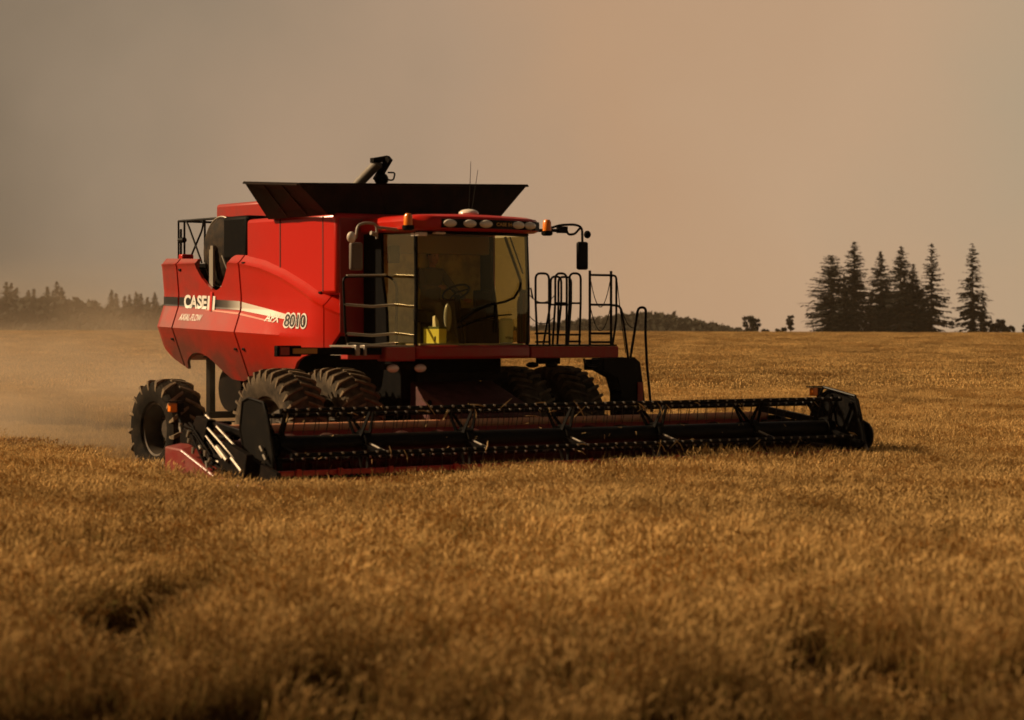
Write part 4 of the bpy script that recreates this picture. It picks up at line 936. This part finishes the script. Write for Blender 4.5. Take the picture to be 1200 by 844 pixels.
def spruce(name, x, y, h, spread, dens, seed, label, group, topflat=0., lean=0., z=None, bare=0., size=1.):
    rng = random.Random(seed); root = empty(name, (x, y, terrain(x, y) - .2 if z is None else z))
    mb = MB(); mb.tube([(0, 0, 0), (lean * .3, .05, h * .4), (lean, 0, h * .98)], [h * .016 + .05, h * .010 + .03, .02], 8); mb.build('trunk', BARK, root)
    vs = []; fs = []
    nw = int(h * 3.3 / max(1, size * .8))
    for i in range(nw):
        t = .03 + .965 * (i + rng.uniform(-.3, .3)) / nw
        if t < bare: continue
        rad = spread * 1.22 * max(.04, (1 - t) ** (.78 if not topflat else .55)) * (1 - .25 * sstep(.2, 0, t)) * rng.uniform(.72, 1.12)
        for b in range(rng.randint(7, 10)):
            if rng.random() > dens: continue
            t0 = t; tb = min(.985, max(.015, t + rng.uniform(-.6, .6) / nw * 2)); a = rng.uniform(0, 2 * PI); L_ = rad * rng.uniform(.5, 1.15)
            if rng.random() < .10: L_ *= 1.22
            sz = size * (.42 + .58 * min(1, (1 - t) * 1.5)); droop = -.30 * L_ * (1 - t) + .05; d = Vector((math.cos(a), math.sin(a), 0)); base = Vector((lean * t, 0, tb * h))
            tipz = droop + .12 * L_
            n = max(2, int(L_ / (.38 * sz)))
            for k in range(1, n + 1):
                s = k / n; p = base + d * L_ * s + Vector((0, 0, droop * s * 1.3 + (tipz - droop) * s * s))
                for q in range(2):
                    w = (.44 * (1 - .40 * s) + .16) * rng.uniform(.7, 1.3) * sz; ll = rng.uniform(.40, .8) * sz
                    sd = Vector((-d.y, d.x, rng.uniform(-.3, .3))) * w * rng.uniform(.6, 1.2); dn = d * ll * rng.uniform(.2, .9) + Vector((rng.uniform(-.15, .15), rng.uniform(-.15, .15), -ll * rng.uniform(.15, .75)))
                    o = len(vs); vs += [p - sd * .6 - d * .12, p + sd * .6 - d * .12, p + sd * .45 + dn * .7, p + dn * 1.1, p - sd * .45 + dn * .7]; fs.append((o, o + 1, o + 2, o + 3, o + 4))
            o = len(vs); e = Vector((-d.y, d.x, 0)) * .035; q_ = base + d * L_ * .9 + Vector((0, 0, droop * 1.1 + (tipz - droop) * .8)); vs += [base - e, base + e, q_]; fs.append((o, o + 1, o + 2))
    for k in range(8):
        o = len(vs); a = rng.uniform(0, 6.28); zz = h * rng.uniform(.965, 1.0); vs += [(lean, 0, zz), (lean + .12 * math.cos(a), .12 * math.sin(a), zz - .25), (lean + .08 * math.cos(a + 1), .08 * math.sin(a + 1), zz - .32)]; fs.append((o, o + 1, o + 2))
    mb = MB(); mb.v = [tuple(v) for v in vs]; mb.f = fs; mb.m = [0] * len(fs)
    mb.build('crown', NEEDLE, root, smooth=0)
    tag(root, label, 'tree', group); return root

YT = 430
gS = 'tall spruces at the field edge'
spruce('spruce_tree', 56.4, YT, 14.6, 5.4, .98, 1, 'broad dense spruce with a blunt rounded top, at the left end of the tall row', gS, topflat=1)
spruce('spruce_tree', 60.9, YT + 3, 17.2, 4.6, .96, 2, 'tallest spruce of the row, its pointed top above all the others', gS)
spruce('spruce_tree', 65.3, YT + 1, 15.4, 4.3, .92, 3, 'slender spruce just right of the tallest one, with a ragged tip', gS)
spruce('spruce_tree', 68.4, YT - 2, 16.2, 4.8, .98, 4, 'dark dense spruce with a sharp tip in the middle of the row', gS)
spruce('spruce_tree', 71.4, YT + 3, 13.2, 3.9, .92, 5, 'shorter spruce tucked between the dark dense one and the sparse one', gS)
spruce('spruce_tree', 74.0, YT - 1, 16.8, 4.1, .50, 6, 'sparse spruce with open branches at the right end of the row', gS)
spruce('spruce_tree', 81.4, YT, 16.8, 3.7, .58, 7, 'sparse narrow spruce standing alone right of the row, sky showing through', gS)
spruce('young_spruce', 83.4, YT + 1, 8.3, 1.7, .55, 8, 'short thin spruce against the right side of the lone sparse spruce', gS)
spruce('young_spruce', 58.5, YT - 2, 11.2, 2.8, .84, 9, 'lower dense spruce filling the gap left of the tallest spruce', gS)
spruce('young_spruce', 63.2, YT - 3, 8.6, 2.6, .84, 10, 'small dark spruce at the foot of the slender ragged one', gS)

spruce('young_spruce', 66.9, YT + 4, 10.6, 3.0, .84, 12, 'low dark spruce filling the gap left of the dense sharp tipped one', gS)
spruce('young_spruce', 70.1, YT + 5, 11.4, 3.0, .84, 13, 'lower spruce squeezed in behind the right flank of the dense sharp tipped one', gS)
spruce('young_spruce', 72.7, YT + 2, 8.8, 2.8, .84, 14, 'short bushy spruce at the left foot of the sparse open branched one', gS)

def broadleaf(name, x, y, h, w, seed, label, group, dens=1., trunkv=True, cat='tree', z=None, leaf=.22):
    rng = random.Random(seed); root = empty(name, (x, y, terrain(x, y) - .1 if z is None else z))
    mb = MB(); mb.tube([(0, 0, 0), (.1, 0, h * .35), (0, .1, h * .7)], [.06 * h ** .5, .045 * h ** .5, .02], 6); cl = []
    for k in range(int(20 * dens) + 4):
        a = rng.uniform(0, 6.28); r = w * rng.uniform(.1, .85) ** .8; zz = h * rng.uniform(.35, .92); r *= (1 - ((zz / h - .5) / .62) ** 2) ** .5
        p = Vector((r * math.cos(a), r * math.sin(a), zz)); cl.append((p, rng.uniform(.10, .22) * min(h, 2 * w) * .75)); mb.tube([(0, 0, h * .25), p * .6 + Vector((0, 0, .1 * h)), p], [.05, .035, .012], 5)
    mb.build('trunk', BARK, root)
    vs = []; fs = []
    for p, r in cl:
        for q in range(int(70 * dens)):
            d = Vector((rng.gauss(0, 1), rng.gauss(0, 1), rng.gauss(0, .8))).normalized() * r * rng.uniform(.35, 1.08); c = p + d; s = leaf * rng.uniform(.5, 1.2)
            e1 = Vector((rng.uniform(-1, 1), rng.uniform(-1, 1), rng.uniform(-1, 1))).normalized(); e2 = e1.orthogonal().normalized()
            o = len(vs); vs += [c - e1 * s, c + e2 * s * .5, c + e1 * s, c - e2 * s * .5]; fs.append((o, o + 1, o + 2, o + 3))
    mb = MB(); mb.v = [tuple(v) for v in vs]; mb.f = fs; mb.m = [0] * len(fs); mb.build('crown', LEAFM, root, smooth=0)
    tag(root, label, cat, group)
gB = 'low broadleaf trees on the skyline'
broadleaf('broadleaf_tree', 43.3, 440, 3.6, 2.0, 21, 'small round broadleaf tree at the right foot of the wooded hill', gB)
broadleaf('broadleaf_tree', 49.2, YT, 3.9, .85, 22, 'skinny upright broadleaf tree just left of the spruce row', gB, .8)
broadleaf('bush', 47.6, YT, 1.7, 1.1, 23, 'low bush at the left foot of the skinny upright tree', gB, .7, cat='bush')
broadleaf('bush', 45.6, 436, 1.3, .9, 24, 'tiny bush in the gap between the round tree and the skinny tree', gB, .6, cat='bush')
broadleaf('bush', 85.9, YT, 3.2, 2.2, 25, 'dark bush at the right foot of the lone sparse spruce', gB, 1.2, cat='bush')
broadleaf('bush', 87.6, YT - 1, 2.0, 1.4, 26, 'low bush at the right end of the dark bush, trailing off', gB, .9, cat='bush')
broadleaf('bush', 91.4, YT, 2.6, 1.5, 27, 'bush cut off by the right edge of the photo', gB, 1., cat='bush')

# far wood on the left
def pxpos(px, d): return (px - 600) / 2850 * d
DW = 850
def canopy(name, pts, label, seed, n, size, mt=None):
    rng = random.Random(seed); vs = []; fs = []
    for _ in range(n):
        x, y, z = pts(rng); s = size * rng.uniform(.5, 1.3); c = Vector((x, y, z))
        e1 = Vector((rng.uniform(-1, 1), rng.uniform(-1, 1), rng.uniform(-.6, 1))).normalized(); e2 = e1.orthogonal().normalized()
        o = len(vs); vs += [c - e1 * s, c + e2 * s * .6, c + e1 * s, c - e2 * s * .6]; fs.append((o, o + 1, o + 2, o + 3))
    mb = MB(); mb.v = [tuple(v) for v in vs]; mb.f = fs; mb.m = [0] * len(fs)
    o = mb.build(name, mt or LEAFM, None, smooth=0); tag(o, label, 'woodland', kind='stuff')
def wood_top(px): return interp(px, [(-80, 352), (0, 354), (30, 352), (60, 352), (80, 353), (95, 355), (105, 357), (118, 362), (130, 363), (190, 362), (260, 366), (320, 372)])
def wood_pt(rng):
    px = rng.uniform(-120, 320); d = DW + rng.uniform(-30, 30); ztop = CAM_H + (390 - wood_top(px) + 2.5 * math.sin(px * .31) + 1.5 * math.sin(px * .83)) / 2850 * d
    zb = CAM_H - 3.0; k = rng.random() ** .8
    return pxpos(px, d), d + (k - .5) * 14, zb + (ztop - zb) * k
canopy('woodland', wood_pt, 'hazy dark wood belt along the far left field edge', 61, 16000, 1.8)
tips = [(-3, 336), (7.5, 330), (13.5, 331), (19.5, 336), (33, 339), (40, 338), (55.5, 335), (62, 341), (67, 329), (72.5, 336), (92, 352), (131, 339), (136, 343), (146, 346), (152, 345), (160, 341), (165, 343), (173, 347), (181.5, 342)]
ordn = ['first', 'second', 'third', 'fourth', 'fifth', 'sixth', 'seventh', 'eighth', 'ninth', 'tenth', 'eleventh', 'twelfth', 'thirteenth', 'fourteenth', 'fifteenth', 'sixteenth', 'seventeenth', 'eighteenth', 'nineteenth']
for i, (px, py) in enumerate(tips):
    d = DW + 20 + (200 if px > 120 else 0); h = (393 - py) / 2850 * d
    lab = f'hazy far spruce above the left wood, {ordn[i]} from the left edge of the photo'
    if i == 8: lab = 'hazy far spruce above the left wood, the tallest of its cluster'
    if i == 10: lab = 'low rounded far tree on the falling right shoulder of the left wood'
    if i == 11: lab = 'hazy far spruce, broadest of the faint row just left of the combine'
    if i == 18: lab = 'faintest far spruce, half hidden by the rear of the combine'
    spruce('spruce_tree', pxpos(px, d), d, h, h * (.22 if i != 10 else .4), .95, 100 + i, lab, 'hazy spruces above the far left wood', topflat=1 if i == 10 else 0, z=CAM_H - 3 / 2850 * d, size=2.2)

# wooded hill behind the combine on the right
HILL_Y = 900
def hill_h(px): return interp(px, [(520, 389), (600, 384), (660, 376), (700, 371.5), (730, 367), (755, 364.5), (780, 367), (800, 370.5), (830, 377.5), (850, 381.5), (868, 385), (890, 388), (930, 391)])
mb = MB(); vs = []; fs = []; PX = list(range(480, 960, 8))
for px in PX:
    x = pxpos(px, HILL_Y); zt = CAM_H + (390 - hill_h(px)) / 2850 * HILL_Y - 1.6
    for (dy, k) in ((-70, 0), (-40, .35), (-15, .8), (0, 1), (40, .7), (120, 0)): vs.append((x, HILL_Y + dy, -5 + (zt + 5) * k))
for i in range(len(PX) - 1):
    for j in range(5): fs.append((i * 6 + j, (i + 1) * 6 + j, (i + 1) * 6 + j + 1, i * 6 + j + 1))
mb.add(vs, fs); hl = mb.build('hill', mat('hill_scrub', (.035, .03, .014), .9, noise=((.10, .075, .035), .4, .7, .8), noise_scale=.08), smooth=60); tag(hl, kind='structure')
def hill_pt(rng):
    px = rng.uniform(500, 925); dy = rng.uniform(-62, 12); k = interp(dy, [(-70, 0), (-40, .35), (-15, .8), (0, 1), (40, .7)])
    zt = CAM_H + (390 - hill_h(px)) / 2850 * HILL_Y - 1.6; z = -5 + (zt + 5) * k
    return pxpos(px, HILL_Y), HILL_Y + dy, z + rng.random() ** 1.6 * (1.3 + .4 * math.sin(px * .4) + (1.0 if rng.random() < .04 else 0))
canopy('woodland', hill_pt, 'dark low wood covering the hump of the hill behind the platform rails', 77, 16000, 1.15)

def chaff():
    rng = random.Random(17); mb = MB()
    for k in range(150):
        if k < 90: u, v, w = RU + rng.gauss(.1, .4), rng.uniform(-4.7, 4.7), abs(rng.gauss(.95, .35))
        else: u, v, w = -5.4 - abs(rng.gauss(0, 1.6)), rng.gauss(0, 1.2), abs(rng.gauss(1.1, .5))
        p = Vector(cabpt(u, v, max(.5, w))); d = Vector((rng.gauss(0, 1), rng.gauss(0, 1), rng.gauss(0, 1))).normalized() * rng.uniform(.012, .035)
        mb.tube([p - d, p + d], [.004, .0025], 3)
    tag(mb.build('flying_chaff', STRAWM, None), 'pale bits of straw and chaff flying around the reel and behind the combine', 'chaff', kind='stuff')
chaff()

# ------------------------------------------------------------------ dust behind the combine and haze
def dust():
    m = bpy.data.materials.new('chaff_dust'); m.use_nodes = True; N = m.node_tree.nodes; L = m.node_tree.links
    for n in list(N): N.remove(n)
    out = N.new('ShaderNodeOutputMaterial'); pv = N.new('ShaderNodeVolumePrincipled'); pv.inputs['Color'].default_value = (.80, .66, .50, 1); pv.inputs['Anisotropy'].default_value = .2
    tc = N.new('ShaderNodeTexCoord'); n = N.new('ShaderNodeTexNoise'); n.inputs['Scale'].default_value = 2.6; n.inputs['Detail'].default_value = 6
    L.new(tc.outputs['Object'], n.inputs['Vector'])
    ln = N.new('ShaderNodeVectorMath'); ln.operation = 'LENGTH'; L.new(tc.outputs['Object'], ln.inputs[0])
    mr = N.new('ShaderNodeMapRange'); mr.interpolation_type = 'SMOOTHSTEP'; mr.inputs['From Min'].default_value = 1.0; mr.inputs['From Max'].default_value = .15; mr.inputs['To Min'].default_value = 0; mr.inputs['To Max'].default_value = 1
    L.new(ln.outputs['Value'], mr.inputs['Value'])
    nr = N.new('ShaderNodeMapRange'); nr.inputs['From Min'].default_value = .40; nr.inputs['From Max'].default_value = .64; L.new(n.outputs['Fac'], nr.inputs['Value'])
    mu = N.new('ShaderNodeMath'); mu.operation = 'MULTIPLY'; L.new(mr.outputs[0], mu.inputs[0]); L.new(nr.outputs[0], mu.inputs[1])
    mk = N.new('ShaderNodeMath'); mk.operation = 'MULTIPLY'; mk.inputs[1].default_value = .20; L.new(mu.outputs[0], mk.inputs[0]); L.new(mk.outputs[0], pv.inputs['Density'])
    L.new(pv.outputs['Volume'], out.inputs['Volume'])
    bm = bmesh.new(); bmesh.ops.create_icosphere(bm, subdivisions=3, radius=1); me = bpy.data.meshes.new('dust_cloud'); bm.to_mesh(me); bm.free(); me.materials.append(m)
    o = bpy.data.objects.new('dust_cloud', me); COL.objects.link(o)
    c = cabpt(-11.5, -1.0, 1.2); o.location = c; o.scale = (6.6, 9.5, 2.7); o.rotation_euler = (0, 0, R(25))
    tag(o, 'pale brown dust cloud drifting over the stubble behind the combine', 'dust', kind='stuff')
dust()
def haze():
    m = bpy.data.materials.new('smoky_haze'); m.use_nodes = True; N = m.node_tree.nodes; L = m.node_tree.links
    for n in list(N): N.remove(n)
    out = N.new('ShaderNodeOutputMaterial'); pv = N.new('ShaderNodeVolumePrincipled'); pv.inputs['Color'].default_value = (.86, .70, .52, 1); pv.inputs['Density'].default_value = .00010; pv.inputs['Anisotropy'].default_value = .0
    L.new(pv.outputs['Volume'], out.inputs['Volume'])
    mb = MB(); mb.box(-1100, 1100, -40, 1700, -9, 45); o = mb.build('haze', m, None, smooth=0)
    tag(o, 'thin brown smoke haze lying over the whole field and the far trees', 'haze', kind='stuff')
haze()
def smoke_bank():
    m = bpy.data.materials.new('smoke_bank'); m.use_nodes = True; N = m.node_tree.nodes; L = m.node_tree.links
    for n in list(N): N.remove(n)
    out = N.new('ShaderNodeOutputMaterial'); pv = N.new('ShaderNodeVolumePrincipled'); pv.inputs['Color'].default_value = (.84, .66, .48, 1); tc = N.new('ShaderNodeTexCoord'); ln = N.new('ShaderNodeVectorMath'); ln.operation = 'LENGTH'; L.new(tc.outputs['Object'], ln.inputs[0])
    mr = N.new('ShaderNodeMapRange'); mr.interpolation_type = 'SMOOTHSTEP'; mr.inputs['From Min'].default_value = 1.0; mr.inputs['From Max'].default_value = 0; mr.inputs['To Min'].default_value = 0; mr.inputs['To Max'].default_value = .0009
    L.new(ln.outputs['Value'], mr.inputs['Value']); L.new(mr.outputs[0], pv.inputs['Density'])
    L.new(pv.outputs['Volume'], out.inputs['Volume'])
    bm = bmesh.new(); bmesh.ops.create_icosphere(bm, subdivisions=4, radius=1); me = bpy.data.meshes.new('smoke_bank'); bm.to_mesh(me); bm.free(); me.materials.append(m)
    o = bpy.data.objects.new('smoke_bank', me); COL.objects.link(o); o.location = (-105, 620, 0); o.scale = (90, 150, 30)
    tag(o, 'faint bank of dust and smoke lying in front of the far left wood', 'smoke', kind='stuff')
smoke_bank()

def added_shade_smoke():          # added unseen smoke volume between the low sun and nearest crop, shading it
    m = bpy.data.materials.new('added_smoke_volume'); m.use_nodes = True; N = m.node_tree.nodes; L = m.node_tree.links
    for n in list(N): N.remove(n)
    out = N.new('ShaderNodeOutputMaterial'); pv = N.new('ShaderNodeVolumePrincipled'); pv.inputs['Color'].default_value = (.55, .42, .30, 1)
    tc = N.new('ShaderNodeTexCoord'); ln = N.new('ShaderNodeVectorMath'); ln.operation = 'LENGTH'; L.new(tc.outputs['Object'], ln.inputs[0])
    mr = N.new('ShaderNodeMapRange'); mr.interpolation_type = 'SMOOTHSTEP'; mr.inputs['From Min'].default_value = 1.0; mr.inputs['From Max'].default_value = .1; mr.inputs['To Min'].default_value = 0; mr.inputs['To Max'].default_value = .14
    n = N.new('ShaderNodeTexNoise'); n.inputs['Scale'].default_value = 1.8; n.inputs['Detail'].default_value = 3; L.new(tc.outputs['Object'], n.inputs['Vector'])
    mu = N.new('ShaderNodeMath'); mu.operation = 'MULTIPLY_ADD'; mu.inputs[1].default_value = .9; mu.inputs[2].default_value = .55; L.new(n.outputs['Fac'], mu.inputs[0])
    mv = N.new('ShaderNodeMath'); mv.operation = 'MULTIPLY'; L.new(mr.outputs[0], mv.inputs[0]); L.new(mu.outputs[0], mv.inputs[1])
    L.new(ln.outputs['Value'], mr.inputs['Value']); L.new(mv.outputs[0], pv.inputs['Density']); L.new(pv.outputs['Volume'], out.inputs['Volume'])
    bm = bmesh.new(); bmesh.ops.create_icosphere(bm, subdivisions=3, radius=1); me = bpy.data.meshes.new('added_shade_smoke'); bm.to_mesh(me); bm.free(); me.materials.append(m)
    o = bpy.data.objects.new('added_shade_smoke', me); COL.objects.link(o); o.location = (-138, 16.8 + 1.0, 90); o.scale = (60, 18, 13)
    tag(o, 'unseen brown smoke volume added high on the left to shade the nearest crop', 'smoke', kind='stuff')
added_shade_smoke()

# ------------------------------------------------------------------ light
SUN_AZ = math.atan2(-.98, .12)        # compass-like: x = sin, y = cos
SUN_EL = R(33)
sd = Vector((math.sin(SUN_AZ) * math.cos(SUN_EL), math.cos(SUN_AZ) * math.cos(SUN_EL), math.sin(SUN_EL)))
sl_ = bpy.data.lights.new('sun', 'SUN'); sl_.energy = 5.0; sl_.angle = R(.6); sl_.color = (1, .73, .43)
so = bpy.data.objects.new('sun', sl_); COL.objects.link(so); so.rotation_euler = sd.to_track_quat('Z', 'Y').to_euler(); so.location = (-40, 20, 60)

W = bpy.data.worlds.new('World'); SC.world = W; W.use_nodes = True
N = W.node_tree.nodes; L = W.node_tree.links
bg = N['Background']; bg.inputs['Strength'].default_value = .08
sky = N.new('ShaderNodeTexSky'); sky.sky_type = 'NISHITA'; sky.sun_disc = False; sky.sun_elevation = SUN_EL; sky.sun_rotation = SUN_AZ; sky.dust_density = 6; sky.air_density = 1.5
tc = N.new('ShaderNodeTexCoord'); sp = N.new('ShaderNodeSeparateXYZ'); L.new(tc.outputs['Generated'], sp.inputs[0])
# smoke: colour over azimuth (x) with a soft noise, thinning with height
nz = N.new('ShaderNodeTexNoise'); nz.inputs['Scale'].default_value = 7; nz.inputs['Detail'].default_value = 4; L.new(tc.outputs['Generated'], nz.inputs['Vector'])
ma = N.new('ShaderNodeMath'); ma.operation = 'MULTIPLY_ADD'; ma.inputs[1].default_value = .20; L.new(nz.outputs['Fac'], ma.inputs[0]); L.new(sp.outputs['X'], ma.inputs[2])
mr = N.new('ShaderNodeMapRange'); mr.inputs['From Min'].default_value = -.14; mr.inputs['From Max'].default_value = .34; L.new(ma.outputs[0], mr.inputs['Value'])
rp = N.new('ShaderNodeValToRGB'); e = rp.color_ramp.elements
def lin(c): return tuple(((v / 255 + .055) / 1.055) ** 2.4 if v > 10 else v / 3294 for v in c)
SMOKE = 1 / .08 * .885
stops = [(0, (112, 99, 82)), (.22, (145, 127, 106)), (.42, (168, 142, 117)), (.60, (181, 147, 116)), (.78, (185, 154, 124)), (1, (171, 152, 126))]
e[0].position = stops[0][0]; e[1].position = stops[-1][0]
for p_, c in stops[1:-1]: e.new(p_)
for el, (p_, c) in zip(sorted(e, key=lambda q: q.position), stops): el.color = (*[v * 1.0 for v in lin(c)], 1)
L.new(mr.outputs[0], rp.inputs['Fac'])
sc1 = N.new('ShaderNodeVectorMath'); sc1.operation = 'SCALE'; sc1.inputs['Scale'].default_value = SMOKE; L.new(rp.outputs['Color'], sc1.inputs[0])
tint = N.new('ShaderNodeMix'); tint.data_type = 'RGBA'; tint.blend_type = 'MULTIPLY'; tint.inputs['Factor'].default_value = 1; tint.inputs['B'].default_value = (.40, .27, .16, 1); L.new(sky.outputs['Color'], tint.inputs['A'])
el_ = N.new('ShaderNodeMapRange'); el_.interpolation_type = 'SMOOTHSTEP'; el_.inputs['From Min'].default_value = .16; el_.inputs['From Max'].default_value = .5; L.new(sp.outputs['Z'], el_.inputs['Value'])
bk = N.new('ShaderNodeMapRange'); bk.interpolation_type = 'SMOOTHSTEP'; bk.inputs['From Min'].default_value = -.5; bk.inputs['From Max'].default_value = .75; bk.inputs['To Min'].default_value = .30; bk.inputs['To Max'].default_value = 1; L.new(sp.outputs['Y'], bk.inputs['Value'])
sc2 = N.new('ShaderNodeVectorMath'); sc2.operation = 'SCALE'; L.new(sc1.outputs[0], sc2.inputs[0]); L.new(bk.outputs[0], sc2.inputs['Scale']); sc1 = sc2
mx = N.new('ShaderNodeMix'); mx.data_type = 'RGBA'; L.new(el_.outputs[0], mx.inputs['Factor']); L.new(sc1.outputs[0], mx.inputs['A']); L.new(tint.outputs['Result'], mx.inputs['B'])
L.new(mx.outputs['Result'], bg.inputs['Color'])

SC.view_settings.view_transform = 'Standard'; SC.view_settings.look = 'None'; SC.view_settings.gamma = 1; SC.view_settings.exposure = .27
try: SC.view_settings.use_curve_mapping = False
except Exception: pass
SC.render.engine = 'CYCLES'
SC.cycles.use_denoising = True
SC.cycles.max_bounces = 8; SC.cycles.diffuse_bounces = 3; SC.cycles.glossy_bounces = 4; SC.cycles.transparent_max_bounces = 24; SC.cycles.volume_bounces = 1
SC.cycles.volume_step_rate = 2.0; SC.cycles.volume_max_steps = 128
SC.cycles.sample_clamp_indirect = 6
